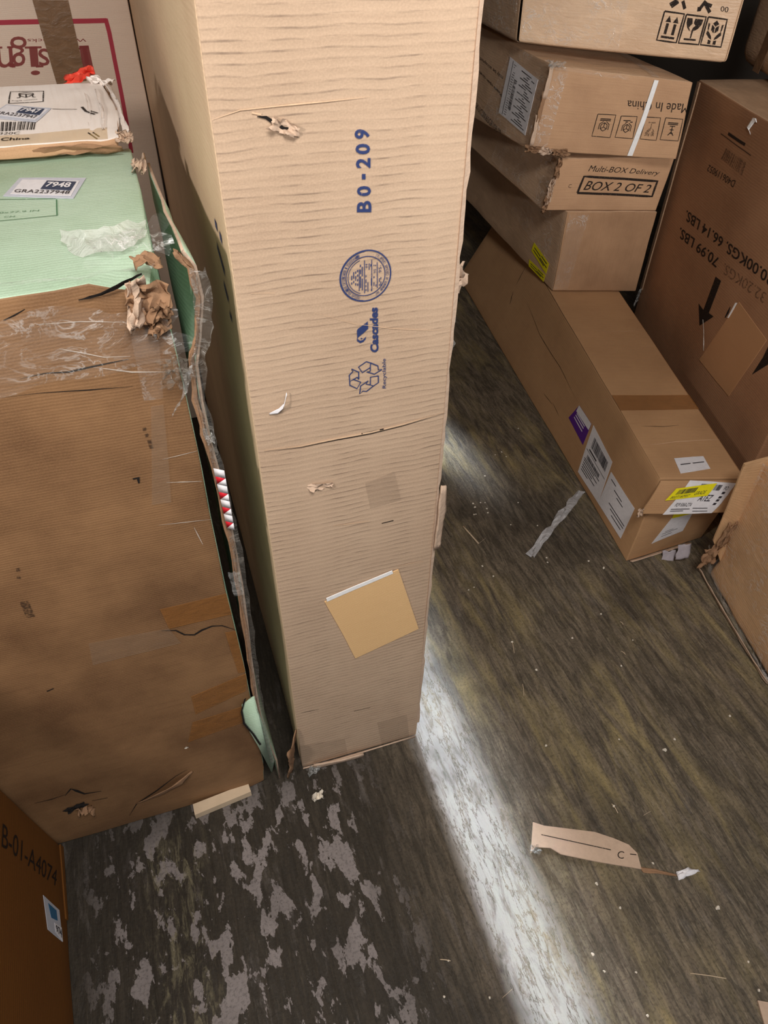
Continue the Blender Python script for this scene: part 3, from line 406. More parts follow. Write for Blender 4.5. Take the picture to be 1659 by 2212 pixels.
FI = dict(front=(0,1,2,3), left=(4,0,3,7), right=(1,5,6,2), top=(3,2,6,7), back=(5,4,7,6), bottom=(4,5,1,0))
NEI = dict(front=('left','right','bottom','top'), left=('back','front','bottom','top'), right=('front','back','bottom','top'),
           top=('left','right','front','back'), back=('right','left','bottom','top'), bottom=('left','right','back','front'))
class Box:
    def __init__(s, key, r=.004, amp=.002, freq=4.0, seed=0, grid=.045, crush=()):
        s.c = [Vector(p) for p in D['boxes'][key]]; s.key = key; s.r = r; s.amp = amp; s.freq = freq; s.seed = seed; s.grid = grid; s.crush = crush
        s.n = {}
        for f, ix in FI.items():
            a, b, c, d = (s.c[i] for i in ix); s.n[f] = (c-a).cross(d-b).normalized()
        ctr = sum(s.c, Vector())/8; s.ctr = ctr
        for f, ix in FI.items():
            if s.n[f].dot(sum((s.c[i] for i in ix), Vector())/4-ctr) < 0: s.n[f] = -s.n[f]
        s.origin = Vector(((s.c[0].x+s.c[5].x)/2, (s.c[0].y+s.c[5].y)/2, s.c[0].z))
    def dims(s, f):
        a, b, c, d = (s.c[i] for i in FI[f]); return ((b-a).length+(c-d).length)/2, ((d-a).length+(c-b).length)/2
    def raw(s, f, u, v):
        a, b, c, d = (s.c[i] for i in FI[f]); return a*(1-u)*(1-v)+b*u*(1-v)+c*u*v+d*(1-u)*v
    def disp(s, p):
        q = p+Vector((s.seed*3.1, s.seed*1.7, s.seed*.9))
        d = nvec(q*s.freq)*s.amp + nvec(q*s.freq*3.3)*s.amp*.35
        for (c, rad, k) in s.crush:
            c = Vector(c); t = (p-c).length/rad
            if t < 1:
                wgt = (1-t*t)**2
                d += (s.ctr-c).normalized()*wgt*k + nvec(q*26)*wgt*k*.55
        if p.z+d.z < .001: d.z = .001-p.z
        return d
    def surf(s, f, u, v, off=0):
        u = min(max(u, .0005), .9995) if off < .02 else u; v = min(max(v, .0005), .9995)
        p = s.raw(f, u, v); return p+s.disp(p)+s.n[f]*off
    def body(s, mb, mats, skip=()):
        for f in FI:
            if f in skip: continue
            W, H = s.dims(f); r = s.r
            def lines(L):
                g = s.grid if f in ('front', 'left', 'top') else .09
                n = max(2, int((L-2*r)/g)); return [0, r*.5, r]+[r+(L-2*r)*i/n for i in range(1, n)]+[L-r, L-r*.5, L]
            us, vs = lines(W), lines(H); nl, nr, nb, nt_ = (s.n[k] for k in NEI[f]); nf = s.n[f]
            P = []
            for v in vs:
                for u in us:
                    cu = min(max(u, r), W-r); cv = min(max(v, r), H-r)
                    d = nf.copy()
                    if u < r: d += nl*math.tan(math.radians(45)*(1-u/r))
                    if u > W-r: d += nr*math.tan(math.radians(45)*(1-(W-u)/r))
                    if v < r: d += nb*math.tan(math.radians(45)*(1-v/r))
                    if v > H-r: d += nt_*math.tan(math.radians(45)*(1-(H-v)/r))
                    p = s.raw(f, cu/W, cv/H)-nf*r+d.normalized()*r
                    P.append(p+s.disp(p))
            nu = len(us); fs = []; uv = []
            for j in range(len(vs)-1):
                for i in range(nu-1):
                    fs.append([j*nu+i, j*nu+i+1, (j+1)*nu+i+1, (j+1)*nu+i]); uv.append([(us[i], vs[j]), (us[i+1], vs[j]), (us[i+1], vs[j+1]), (us[i], vs[j+1])])
            mb.add(P, fs, mats.get(f, mats['*']), uv)
def bil(q, a, b):
    return tuple(q[0][i]*(1-a)*(1-b)+q[1][i]*a*(1-b)+q[2][i]*a*b+q[3][i]*(1-a)*b for i in (0, 1))
# flat items laid onto a box face, q = four face positions (bottom left, bottom right, top right, top left)
def lay_quad(mb, bx, f, q, mat, off=.0008, n=(6, 6), th=.0006, wrinkle=0):
    P = []; nu, nv = n
    for lay in (0, 1):
        for j in range(nv+1):
            for i in range(nu+1):
                u, v = bil(q, i/nu, j/nv); o = off-(th if lay else 0)
                p = bx.surf(f, u, v, o)
                if wrinkle and not lay: p += bx.n[f]*abs(noise.noise(p*34))*wrinkle
                P.append(p)
    K = (nu+1)*(nv+1); fs = []; uv = []
    W, H = bx.dims(f)
    for j in range(nv):
        for i in range(nu):
            a = j*(nu+1)+i; fs.append([a, a+1, a+nu+2, a+nu+1])
            uv.append([(bil(q, (i+x)/nu, (j+y)/nv)[0]*W, bil(q, (i+x)/nu, (j+y)/nv)[1]*H) for x, y in ((0,0),(1,0),(1,1),(0,1))])
    rim = [i for i in range(nu)]+[nu+j*(nu+1) for j in range(nv)]+[(nu+1)*(nv+1)-1-i for i in range(nu)]+[(nv-j)*(nu+1) for j in range(nv)]
    for a, b in zip(rim, rim[1:]+rim[:1]): fs.append([a, a+K, b+K, b]); uv.append([(0, 0)]*4)
    mb.add(P, fs, mat, uv)
def lay_poly(mb, bx, f, pts, mat, off=.0010):
    P = [bx.surf(f, u, v, off) for u, v in pts]
    bm = bmesh.new(); vs = [bm.verts.new(p) for p in P]; fc = bm.faces.new(vs); fc.normal_update()
    if fc.normal.dot(bx.n[f]) < 0: fc.normal_flip()
    bmesh.ops.triangulate(bm, faces=[fc]); bm.verts.index_update()
    mb.add([v.co.copy() for v in bm.verts], [[v.index for v in x.verts] for x in bm.faces], mat); bm.free()
def lay_stroke(mb, bx, f, pts, w, mat, off=.0010, dashed=False, taper=False):
    W, H = bx.dims(f); Q = [Vector((u*W, v*H)) for u, v in pts]
    R = [Q[0]]
    for a, b in zip(Q, Q[1:]):
        n = max(1, int((b-a).length/.02))
        if dashed: n = max(3, int((b-a).length/(w*2.2)))
        R += [a.lerp(b, i/n) for i in range(1, n+1)]
    hw = w/2; L = []
    for i, p in enumerate(R):
        t = (R[min(i+1, len(R)-1)]-R[max(i-1, 0)]); t = t.normalized() if t.length > 0 else Vector((1, 0))
        nrm = Vector((-t.y, t.x)); k = 1.0
        if taper: k = max(.15, math.sin(math.pi*(i+.3)/(len(R)-.4)))*(.6+.8*abs(noise.noise(Vector((p.x*60, p.y*60, 1)))))
        L.append((p+nrm*hw*k, p-nrm*hw*k))
    P = [bx.surf(f, x.x/W, x.y/H, off) for pr in L for x in pr]
    fs = []
    for i in range(len(R)-1):
        if dashed and noise.noise(Vector((R[i].x*400, R[i].y*400, 3))) > .12: continue
        fs.append([2*i, 2*i+2, 2*i+3, 2*i+1])
    fs = [x[::-1] for x in fs]
    mb.add(P, fs, mat)
_tc = {}
def text_mesh(txt, bold=0.0, slant=0.0):
    k = (txt, bold, slant)
    if k in _tc: return _tc[k]
    cu = bpy.data.curves.new('lettering', 'FONT'); cu.body = txt; cu.offset = bold; cu.resolution_u = 3; cu.fill_mode = 'FRONT'; cu.shear = slant
    ob = bpy.data.objects.new('lettering', cu); COL.objects.link(ob)
    dg = bpy.context.evaluated_depsgraph_get(); me = bpy.data.meshes.new_from_object(ob.evaluated_get(dg))
    vs = [v.co.copy() for v in me.vertices]; fs = [list(p.vertices) for p in me.polygons]
    bpy.data.objects.remove(ob); bpy.data.curves.remove(cu); bpy.data.meshes.remove(me)
    if not vs: vs = [Vector((0,0,0))]; fs = []
    x0 = min(v.x for v in vs); x1 = max(v.x for v in vs); y0 = min(v.y for v in vs); y1 = max(v.y for v in vs)
    out = ([((v.x-x0)/max(1e-6, x1-x0), (v.y-y0)/max(1e-6, y1-y0)) for v in vs], fs, (x1-x0, y1-y0)); _tc[k] = out
    return out
def lay_text(mb, bx, f, txt, q, mat, off=.0011, bold=0.0, slant=0.0, serif=False):
    vs, fs, _ = text_mesh(txt, bold, slant)
    P = [bx.surf(f, *bil(q, a, b), off) for a, b in vs]
    mb.add(P, fs, mat)
    if serif:
        bars = {'I': ((0,0,1,.10),(0,.90,1,1),(.3,0,.7,1)), 'n': ((-.08,0,.32,.09),(.62,0,1.05,.09),(-.1,.9,.14,1)), 'i': ((-.35,0,1.35,.07),(-.4,.66,.4,.73)), 's': ((0,0,.08,.25),(.88,.75,.96,1)), 'g': ((.8,.9,1.15,1),)}.get(txt, ())
        for a0, b0, a1, b1 in bars:
            lay_poly(mb, bx, f, [bil(q, a0, b0), bil(q, a1, b0), bil(q, a1, b1), bil(q, a0, b1)], mat, off+.0002)
def quad_text(mb, bx, f, q, txt, x0, y0, x1, y1, mat, off, bold=0, slant=0):
    qq = [bil(q, x0, y0), bil(q, x1, y0), bil(q, x1, y1), bil(q, x0, y1)]
    lay_text(mb, bx, f, txt, qq, mat, off, bold, slant)
def quad_rect(mb, bx, f, q, x0, y0, x1, y1, mat, off):
    lay_quad(mb, bx, f, [bil(q, x0, y0), bil(q, x1, y0), bil(q, x1, y1), bil(q, x0, y1)], mat, off, (2, 2), .0002)
def barcode(mb, bx, f, q, x0, y0, x1, y1, mat, off, seed=1, n=22):
    rr = random.Random(seed); x = x0; st = (x1-x0)/n/2
    while x < x1-st:
        wd = st*rr.choice((.5, .8, 1.2, 1.7)); quad_rect(mb, bx, f, q, x, y0, min(x+wd, x1), y1, mat, off); x += wd+st*rr.choice((.5, .8, 1.2))
def prints(mb, bx, default):
    d = D[bx.key]
    for f, txt, q, o in d.get('text', ()): lay_text(mb, bx, f, txt, q, o.get('m', default), bold=o.get('b', 0), slant=o.get('sl', 0), serif=o.get('serif'))
    for f, pts, wd, o in d.get('stroke', ()):
        mt = o.get('m', default); lay_stroke(mb, bx, f, pts, wd, mt, off=.0013 if mt in ('crease', 'dark', 'shine') else .0010, dashed=o.get('d'), taper=mt in ('crease', 'dark', 'shine'))
    for f, pts, o in d.get('poly', ()): lay_poly(mb, bx, f, pts, o.get('m', default))
def Q(key, name): return D[key]['q'][name]
def part_quad(bx, key, pname, mat, parent, name, off=.0009, n=(8, 8), th=.0006, wrinkle=0, extra=None, label=None):
    f, q = Q(key, pname); mb = MB(); lay_quad(mb, bx, f, q, mat, off, n, th, wrinkle)
    if extra: extra(mb, f, q, off+.0006)
    o = mb.build(name, parent, weld=False)
    if label: o['label'] = label
    return o
def crumple(ctr, ax, ay, nrm, mat, amp=.01, seed=0, n=9, ragged=.35, fq=1.0):
    """a small crumpled scrap: a grid whose outline and height are broken up by noise"""
    mb = MB(); P = []; ctr = Vector(ctr); ax = Vector(ax); ay = Vector(ay); nrm = Vector(nrm).normalized()
    for j in range(n+1):
        for i in range(n+1):
            a = i/n*2-1; b = j/n*2-1; k = Vector((a*1.35*fq+seed, b*1.35*fq, seed*.7))
            rr = 1+ragged*noise.noise(Vector((math.atan2(b, a)*1.6+seed, seed, 0)))*min(1, math.hypot(a, b))
            p = ctr+ax*a*rr+ay*b*rr+nrm*amp*(noise.noise(k)*1.4+noise.noise(k*2.3)*.45+.5)+nvec(k*1.9)*amp*.5
            P.append(p)
    fs = [[j*(n+1)+i, j*(n+1)+i+1, (j+1)*(n+1)+i+1, (j+1)*(n+1)+i] for j in range(n) for i in range(n)]
    mb.add(P, fs, mat, [[(P[x].x*1.0, P[x].z+P[x].y) for x in f] for f in fs])
    return mb
def ribbon(pts, width_dirs, mat, mb=None, sub=4, jig=0.0, seed=0):
    """strip following points; width_dirs gives the half-width vector at each point"""
    mb = mb or MB(); C = []; Wd = []
    for i in range(len(pts)-1):
        for k in range(sub):
            t = k/sub; C.append(Vector(pts[i]).lerp(Vector(pts[i+1]), t)); Wd.append(Vector(width_dirs[i]).lerp(Vector(width_dirs[i+1]), t))
    C.append(Vector(pts[-1])); Wd.append(Vector(width_dirs[-1])); m = 4; P = []
    for i, (c, wv) in enumerate(zip(C, Wd)):
        for j in range(m+1):
            p = c+wv*(j/m*2-1)
            if jig: p = p+nvec(Vector((i*.55+seed, j*.9, seed)))*jig
            P.append(p)
    fs = [[i*(m+1)+j, i*(m+1)+j+1, (i+1)*(m+1)+j+1, (i+1)*(m+1)+j] for i in range(len(C)-1) for j in range(m)]
    mb.add(P, fs, mat); return mb
def slab(pts2, z0, z1, mat, mb=None, jig=0):
    """flat piece with an outline on the floor and real thickness"""
    mb = mb or MB(); n = len(pts2)
    bm = bmesh.new(); vs = [bm.verts.new((x, y, z1)) for x, y in pts2]; fc = bm.faces.new(vs); fc.normal_update()
    if fc.normal.z < 0: fc.normal_flip()
    bmesh.ops.triangulate(bm, faces=[fc]); bm.verts.index_update()
    mb.add([v.co.copy() for v in bm.verts], [[v.index for v in x.verts] for x in bm.faces], mat); bm.free()
    P = [(x, y, z1) for x, y in pts2]+[(x, y, z0) for x, y in pts2]
    mb.add(P, [[i, (i+1) % n, n+(i+1) % n, n+i] for i in range(n)]+[list(range(2*n-1, n-1, -1))], mat)
    return mb

# ------------------------------------------------------------------ setting
def plane_obj(name, pts, mat, n=1):
    mb = MB(); mb.add([Vector(p) for p in pts], [[0, 1, 2, 3]], mat); o = mb.build(name, smooth=False); o['kind'] = 'structure'; return o
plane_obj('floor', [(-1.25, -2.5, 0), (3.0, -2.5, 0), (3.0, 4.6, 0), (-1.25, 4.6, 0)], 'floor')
plane_obj('wall_left', [(-1.25, -2.5, 0), (-1.25, 4.6, 0), (-1.25, 4.6, 2.75), (-1.25, -2.5, 2.75)], 'wall')
plane_obj('wall_right', [(3.0, 4.6, 0), (3.0, -2.5, 0), (3.0, -2.5, 2.75), (3.0, 4.6, 2.75)], 'wall')
plane_obj('wall_back', [(-1.25, 4.6, 0), (3.0, 4.6, 0), (3.0, 4.6, 2.75), (-1.25, 4.6, 2.75)], 'wall')
plane_obj('ceiling', [(-1.25, -2.5, 2.75), (-1.25, 4.6, 2.75), (3.0, 4.6, 2.75), (3.0, -2.5, 2.75)], 'wall')

def carton(key, mats, label, default_ink='ink', cat='cardboard box', name='carton', extra=None, **kw):
    bx = Box(key, **kw); root = empty(name, bx.origin, label, cat)
    mb = MB(); bx.body(mb, mats)
    if key in D: prints(mb, bx, default_ink)
    if extra: extra(mb, bx)
    o = mb.build('body', root); return bx, root, o

# ------------------------------------------------------------------ tall kraft carton in the middle
def seal(mb, bx):
    f, (c, rt, up) = Q('tall', 'seal'); W, H = bx.dims(f); cx, cy = c[0]*W, c[1]*H; R = (rt[0]-c[0])*W
    def pt(a, r): return ((cx+r*R*math.cos(a))/W, (cy+r*R*math.sin(a))/H)
    def ring(r0, r1, a0=0, a1=2*math.pi, n=64):
        for i in range(n):
            t0 = a0+(a1-a0)*i/n; t1 = a0+(a1-a0)*(i+1)/n
            P = [bx.surf(f, *pt(a, r), .0011) for a, r in ((t0, r0), (t0, r1), (t1, r1), (t1, r0))]
            mb.add(P, [[0, 1, 2, 3]], 'blue')
    ring(.945, 1.0); ring(.93, .95, 1.6, 4.6, 30); ring(.735, .77); ring(.66, .685, 1.9, 4.4, 30)
    def arc(txt, r, a_mid, span, h, inward):
        n = len(txt)
        for i, ch in enumerate(txt):
            if ch == ' ': continue
            s_ = (i+.5)/n-.5
            a = a_mid-s_*span if not inward else a_mid+s_*span
            rad = Vector((math.cos(a), math.sin(a))); tan = Vector((rad.y, -rad.x)) if not inward else Vector((-rad.y, rad.x)); upv = rad if not inward else -rad
            wch = span/n*r*R*.86/2; o = Vector((cx, cy))+rad*r*R
            q = [o-tan*wch-upv*h*R/2, o+tan*wch-upv*h*R/2, o+tan*wch+upv*h*R/2, o-tan*wch+upv*h*R/2]
            lay_text(mb, bx, f, ch, [(p.x/W, p.y/H) for p in q], 'blue')
    arc('Cascades Emballage carton-caisse - Drummondville', .845, math.pi, 2.6, .11, False)
    arc('CERTIFICAT DE BOITE - BOX CERTIFICATE', .715, math.pi, 2.1, .075, False) if False else None
    arc('Une division de Cascades Canada ULC', .85, 0, 2.2, .10, True)
bx, tall, _ = carton('tall', {'*': 'kraft_side', 'front': 'kraft'}, 'tall narrow kraft cardboard box with blue printing, standing upright in the middle', 'blue', amp=.0022, freq=3.2, seed=1, grid=.03, extra=seal)
part_quad(bx, 'tall', 'patch', 'pouch', tall, 'paper_patch', .0022, th=.0018)
part_quad(bx, 'tall', 'strip', 'white_strip', tall, 'adhesive_strip', .0036, (8, 1), .0014)
part_quad(bx, 'tall', 'tape', 'cleartape', tall, 'tape', .0014, label='clear wrinkled tape patch', wrinkle=.0016)
part_quad(bx, 'tall', 'tape2', 'cleartape', tall, 'tape', .0014)
part_quad(bx, 'tall', 'tape3', 'cleartape', tall, 'tape', .0014)
f, (c,) = Q('tall', 'tear1'); p = bx.surf(f, *c, .001)
mb = crumple(p+Vector((0.004, 0, -.004)), (.014, 0, -.006), (0.003, 0, .0055), (0, -1, 0), 'torn', .004, 2.0, 10, .5, 1.0); mb.build('tear', tall)
f, (c,) = Q('tall', 'curl'); p = bx.surf(f, *c, .001)
ribbon([p+Vector((-.016, -.001, -.004)), p+Vector((-.004, -.004, 0)), p+Vector((.004, -.008, .010)), p+Vector((.010, -.004, .026))], [(0, 0, .001), (.001, 0, .004), (.002, .001, .004), (0, .001, .001)], 'paper').build('torn_curl', tall, solid=.0008)
f, (c,) = Q('tall', 'wrinkle'); p = bx.surf(f, *c, .001)
crumple(p, (.018, 0, -.003), (.003, 0, .006), (0, -1, 0), 'torn', .004, 5.0, 10, .5, 1.2).build('tear', tall)
# torn front edge on the right: an outer ply standing a few millimetres proud
mb = MB(); P = []; nz_ = 90
for i in range(nz_+1):
    z = .06+1.88*i/nz_; e = .0035+.0035*noise.noise(Vector((z*9, 1, 0)))+.0030*noise.noise(Vector((z*40, 2, 0)))
    x0 = bx.surf('right', .0, z/1.948).x
    P += [(x0-.002, .8115, z), (x0+max(.001, e), .8125, z), (x0+max(.001, e)*.9, .818, z), (x0-.001, .822, z)]
mb.add(P, [[4*i+k, 4*i+(k+1) % 4, 4*i+4+(k+1) % 4, 4*i+4+k] for i in range(nz_) for k in range(4)], 'torn'); mb.build('torn_edge', tall)
e = D['floor']['tall_edge_flap']
ribbon([(x, .808, z) for x, z in ((.383, .668), (.384, .71), (.386, .76), (.384, .818))], [(.006, .0, 0), (.007, .004, 0), (.008, .003, 0), (.005, 0, 0)], 'torn', jig=.002, seed=4).build('torn_flap', tall, solid=.003)
crumple((.398, .86, 1.155), (.011, .004, .004), (-.003, 0, .017), (.3, -1, .2), 'torn', .010, 3.3, 9, .7, 1.4).build('torn_flap', tall, solid=.001)
crumple((.402, .90, 1.045), (.016, .012, -.002), (.002, 0, .040), (.2, -1, .2), 'film2', .014, 6.1, 12, .6, 1.6).build('plastic_shred', tall)
# strip of board folded out along the bottom edge
ribbon([(.115, .806, .012), (.18, .800, .011), (.235, .799, .010)], [(0, -.001, .010), (0, -.002, .009), (0, -.001, .008)], 'torn', jig=.001).build('bottom_flap', tall, solid=.004)
ribbon([(.09, .812, .006), (.18, .809, .006), (.37, .807, .006)], [(0, -.002, .005), (0, -.003, .004), (0, -.001, .004)], 'torn', jig=.001, seed=2).build('bottom_flap', tall, solid=.003)
crumple((.072, .80, .10), (.010, .02, 0), (.004, -.01, .07), (-1, -.5, 0), 'tornbrown', .010, 7.0, 8, .5).build('side_flap', tall, solid=.002)

# ------------------------------------------------------------------ big green carton with brown front panel
bx, big, _ = carton('green', {'*': 'green', 'front': 'brown'}, 'large battered green cardboard box with taped brown front panel, at left of the tall box', amp=.004, freq=3.0, seed=2, grid=.035,
    crush=(((.008, .807, 1.241), .075, .030), ((-.30, .80, .15), .05, .008), ((-.2, .80, 1.25), .14, .008), ((.006, .807, .02), .06, .014)))
for nm, mt in (('tapeA', 'tape'), ('tapeB', 'cleartape'), ('tapeC', 'tape'), ('tapeD', 'tape'), ('tapeE', 'tape'), ('tapeV', 'film'), ('tapeV2', 'cleartape')):
    part_quad(bx, 'green', nm, mt, big, 'tape', .0018, (10, 5), .0004, wrinkle=.0018)
def st7948(num, code, key):
    def ex(mb, f, q, off):
        for nm, mt, o2 in (('inner', 'paper', off), ('badge', 'badge', off+.0006)):
            lay_quad(mb, bx, f, Q(key, nm)[1], mt, o2, (4, 3), .0003)
        lay_text(mb, bx, f, num, Q(key, 'num')[1], 'paper', off+.0012, bold=.03)
        lay_text(mb, bx, f, code, Q(key, 'code')[1], 'paperink', off+.0009)
    return ex
part_quad(bx, 'green', 'sticker', 'greylabel', big, 'sticker', .0012, extra=st7948('7948', 'GRA2237948', 'green'))
# clear wrap bunched over the front of the green top
fz = 1.246
ribbon([(-.095, .93, fz), (-.07, .895, fz+.004), (-.04, .885, fz+.006), (-.015, .905, fz+.006), (.004, .925, fz+.003)], [(.002, .014, .004), (.004, .018, .006), (.002, .026, .004), (0, .03, .004), (0, .012, .002)], 'film4', jig=.007, seed=3).build('plastic_wrap', big)
crumple((-.02, .87, fz+.002), (.045, 0, 0), (0, .04, 0), (0, 0, 1), 'film', .010, 9.0, 14, .5, 1.8).build('plastic_wrap', big)
crumple((-.10, .83, 1.237), (.10, 0, 0), (0, .03, -.012), (0, -.5, 1), 'film', .006, 4.0, 14, .4, 1.8).build('plastic_wrap', big)
crumple((-.12, .803, 1.17), (.13, 0, 0), (0, 0, .045), (0, -1, 0), 'film', .004, 14.0, 18, .4, 2.2).build('plastic_wrap', big)
# crushed kraft liner at the upper right corner
crumple((-.013, .805, 1.208), (.022, 0, -.004), (.004, .004, .026), (-.1, -1, .3), 'tornbrown', .013, 11.0, 18, .4, 1.0).build('crushed_corner', big, solid=.001)
crumple((-.024, .800, 1.212), (.010, 0, .006), (.006, .0, .028), (-.3, -1, .3), 'torn', .012, 21.0, 14, .5, .9).build('crushed_corner', big, solid=.001)
crumple((-.004, .800, 1.190), (.012, 0, .004), (.004, .0, .020), (0, -1, .3), 'tornbrown', .014, 25.0, 14, .5, 1.1).build('crushed_corner', big, solid=.001)
crumple((-.004, .822, 1.247), (.015, 0, -.003), (.0, .009, .003), (0, 0, 1), 'tornbrown', .006, 17.0, 12, .4, 1.1).build('crushed_corner', big, solid=.001)
ribbon([(-.085, .806, 1.222), (-.06, .803, 1.227), (-.035, .803, 1.236), (-.012, .806, 1.243)], [(0, 0, .0006), (0, -.001, .002), (0, -.002, .0035), (0, 0, .001)], 'dark', jig=.0012).build('front_split', big)
crumple((.012, 1.165, 1.243), (.009, 0, 0), (0, .022, 0), (.3, -.3, 1), 'torn', .012, 31.0, 9, .7, 1.8).build('crushed_corner', big, solid=.001)
# torn side wall peeled off the right side: board edge seen from the front, green outside
edge = D['floor']['flap_edge']
mb = MB(); P = []; rows = []
zs = [1.262, 1.245, 1.21, 1.16, 1.12, 1.06, 1.0, .9, .8, .7, .6, .5, .4, .3, .2, .1, .012]
for z in zs:
    xe = .030
    for a, b in zip(edge, edge[1:]):
        if a[2] >= z >= b[2]: t = (a[2]-z)/max(1e-6, a[2]-b[2]); xe = a[0]+(b[0]-a[0])*t
    row = []
    for j in range(8):
        y = .802+.40*j/7; x = xe*(1-j/7)+.026*(j/7)+.004*noise.noise(Vector((z*9, y*12, 2)))
        zz = z-(.025*(j/7)**.5 if z > 1.2 else 0)+.006*noise.noise(Vector((y*30, z*8, 5)))
        row.append((max(x, .0135), y, max(zz, .008)))
    P += row
nC = 8
mb.add([Vector(p) for p in P], [[i*nC+j, i*nC+j+1, (i+1)*nC+j+1, (i+1)*nC+j] for i in range(len(zs)-1) for j in range(nC-1)], 'green')
mb.mi('torn'); so = mb.build('side_panel', big); md = so.modifiers.new('board', 'SOLIDIFY'); md.thickness = .004; md.offset = -1; md.material_offset_rim = 1
# frayed edge, dirty film strip and tape wound along it
pts = [(x, .797, z) for x, y, z in edge]
ribbon([Vector((x-.004, .798, z)) for x, y, z in edge[0:1]+edge[1:]], [(.0035, .001, 0)]*len(edge), 'tornbrown', jig=.0035, seed=5).build('frayed_edge', big, solid=.002)
ribbon([Vector((x+.003, .793, z)) for x, y, z in edge[1:]], [(.009, -.002, 0), (.011, 0, 0), (.010, 0, 0), (.009, 0, 0), (.006, .002, 0)]+[(.007, 0, 0)]*8+[(.006, 0, 0)], 'darkfilm', jig=.006, seed=9).build('film_strip', big)
crumple((.001, .788, 1.128), (.017, 0, 0), (0, 0, .018), (0, -1, 0), 'darkfilm', .016, 13.0, 12, .5, 2.2).build('plastic_knot', big)
ribbon([(.016, .786, 1.125), (.006, .782, 1.095), (-.006, .788, 1.075), (-.014, .792, 1.06)], [(.006, 0, .006), (.005, 0, .005), (.003, 0, .003), (.001, 0, .001)], 'film2', jig=.003).build('plastic_knot', big)
ribbon([(-.001, .796, 1.20), (.0, .794, 1.17), (.012, .793, 1.15)], [(.006, 0, .002)]*3, 'film', jig=.004).build('plastic_knot', big)
rt = D['floor']['redtape']; mb = MB()
a, b, c_, d_ = [Vector((p[0], .790, p[2])) for p in rt]
for k in range(8):
    t0, t1 = k/8, (k+1)/8
    wx = Vector((.004, -.006, 0)); P = [a.lerp(d_, t0)-wx*.3, b.lerp(c_, t0)+wx, b.lerp(c_, t1)+wx, a.lerp(d_, t1)-wx*.3]
    if k % 2 == 0: mb.add(P, [[0, 1, 2, 3]], 'paper')
    else: mb.add(P, [[0, 1, 3]], 'redwhite'); mb.add([P[1], P[2], P[3]], [[0, 1, 2]], 'paper')
mb.build('warning_tape', big, weld=False, solid=.0006)['label'] = 'red and white warning tape'
for k in ('clear1', 'clear2'):
    q = [Vector((p[0], .791, p[2])) for p in D['floor'][k]]; c0 = sum(q, Vector())/4
    crumple(c0, (q[1]-q[0])*.5, (q[3]-q[0])*.5, (0, -1, 0), 'film2', .004, c0.z*10, 8, .15, 1.5).build('tape', big)
gt = D['floor']['green_tear']; mb = MB()
front = [Vector((p[0], .796, p[2])) for p in gt]; n_ = len(front)
bm = bmesh.new(); vs = [bm.verts.new(v) for v in front]; fc = bm.faces.new(vs); bmesh.ops.triangulate(bm, faces=[fc]); bm.verts.index_update()
mb.add([v.co.copy() for v in bm.verts], [[v.index for v in x.verts] for x in bm.faces], 'green'); bm.free()
mb.build('torn_green_flap', big, solid=.003)
ribbon([Vector((x, .793, z)) for x, z in ((-.004, .385), (-.016, .345), (-.017, .30), (-.004, .25), (.006, .20))], [(.002, 0, .001)]*5, 'dark', jig=.001).build('torn_rim', big)
f, (c,) = Q('green', 'hole'); p = bx.surf(f, *c, .001)
crumple(p+Vector((.01, 0, -.012)), (.014, 0, 0), (0, 0, .014), (0, -1, 0), 'tornbrown', .012, 41.0, 9, .6, 1.6).build('tear', big, solid=.001)
crumple(p+Vector((-.004, 0, .006)), (.020, 0, .004), (0, 0, .009), (0, -1, 0), 'dark', .004, 43.0, 8, .7, 1.6).build('tear', big)
f, (c1, c2) = Q('green', 'gash'); p1 = bx.surf(f, *c1, .001); p2 = bx.surf(f, *c2, .001)
ribbon([p1, p1.lerp(p2, .35)+Vector((.004, -.007, 0)), p1.lerp(p2, .7)+Vector((.006, -.009, 0)), p2], [(.001, 0, -.001), (.005, .003, -.008), (.006, .004, -.010), (.001, 0, -.002)], 'tornbrown', jig=.002).build('tear', big, solid=.0015)
f, (c,) = Q('green', 'speck'); p = bx.surf(f, *c, .001)
crumple(p, (.004, 0, 0), (0, 0, .004), (0, -1, 0), 'chip', .002, 1.0, 4).build('torn_speck', big)

# ------------------------------------------------------------------ white printed carton on top of the green one
bx, wh, _ = carton('white', {'*': 'pale', 'top': 'white', 'front': 'tanA', 'right': 'tanA'}, 'crumpled white-topped carton lying on the green box, with a numbered sticker', amp=.003, freq=9, seed=3, grid=.012,
    crush=(((-.003, 1.47, 1.29), .10, .012), ((.004, 1.24, 1.262), .08, .010), ((-.06, 1.36, 1.275), .06, .004)))
part_quad(bx, 'white', 'sticker', 'greylabel', wh, 'sticker', .0016, extra=st7948('7947', 'GRA2237947', 'white'))
mb = MB(); lay_quad(mb, bx, 'top', [(.10, .01), (.97, .01), (.97, .17), (.10, .15)], 'amber', .0007, (14, 3), .0002); o = mb.build('tape', wh, weld=False); o['label'] = 'yellowish packing tape along the front edge'
ribbon([(-.20, 1.252, 1.252), (-.12, 1.244, 1.252), (-.06, 1.238, 1.254), (-.005, 1.232, 1.252)], [(0, -.002, .007), (0, -.003, .008), (0, -.005, .008), (0, -.004, .005)], 'tornbrown', jig=.005, seed=8).build('frayed_edge', wh, solid=.001)
crumple((.002, 1.25, 1.262), (.011, 0, 0), (0, .014, .004), (.3, -1, .6), 'torn', .008, 51.0, 10, .7, 2).build('torn_corner', wh, solid=.001)
ribbon([(-.008, 1.47, 1.29), (.0, 1.40, 1.282), (.004, 1.33, 1.274), (.006, 1.26, 1.262)], [(.003, 0, 0), (.004, 0, .003), (.004, 0, .002), (.005, 0, .003)], 'white', jig=.004, seed=12).build('torn_corner', wh, solid=.0012)
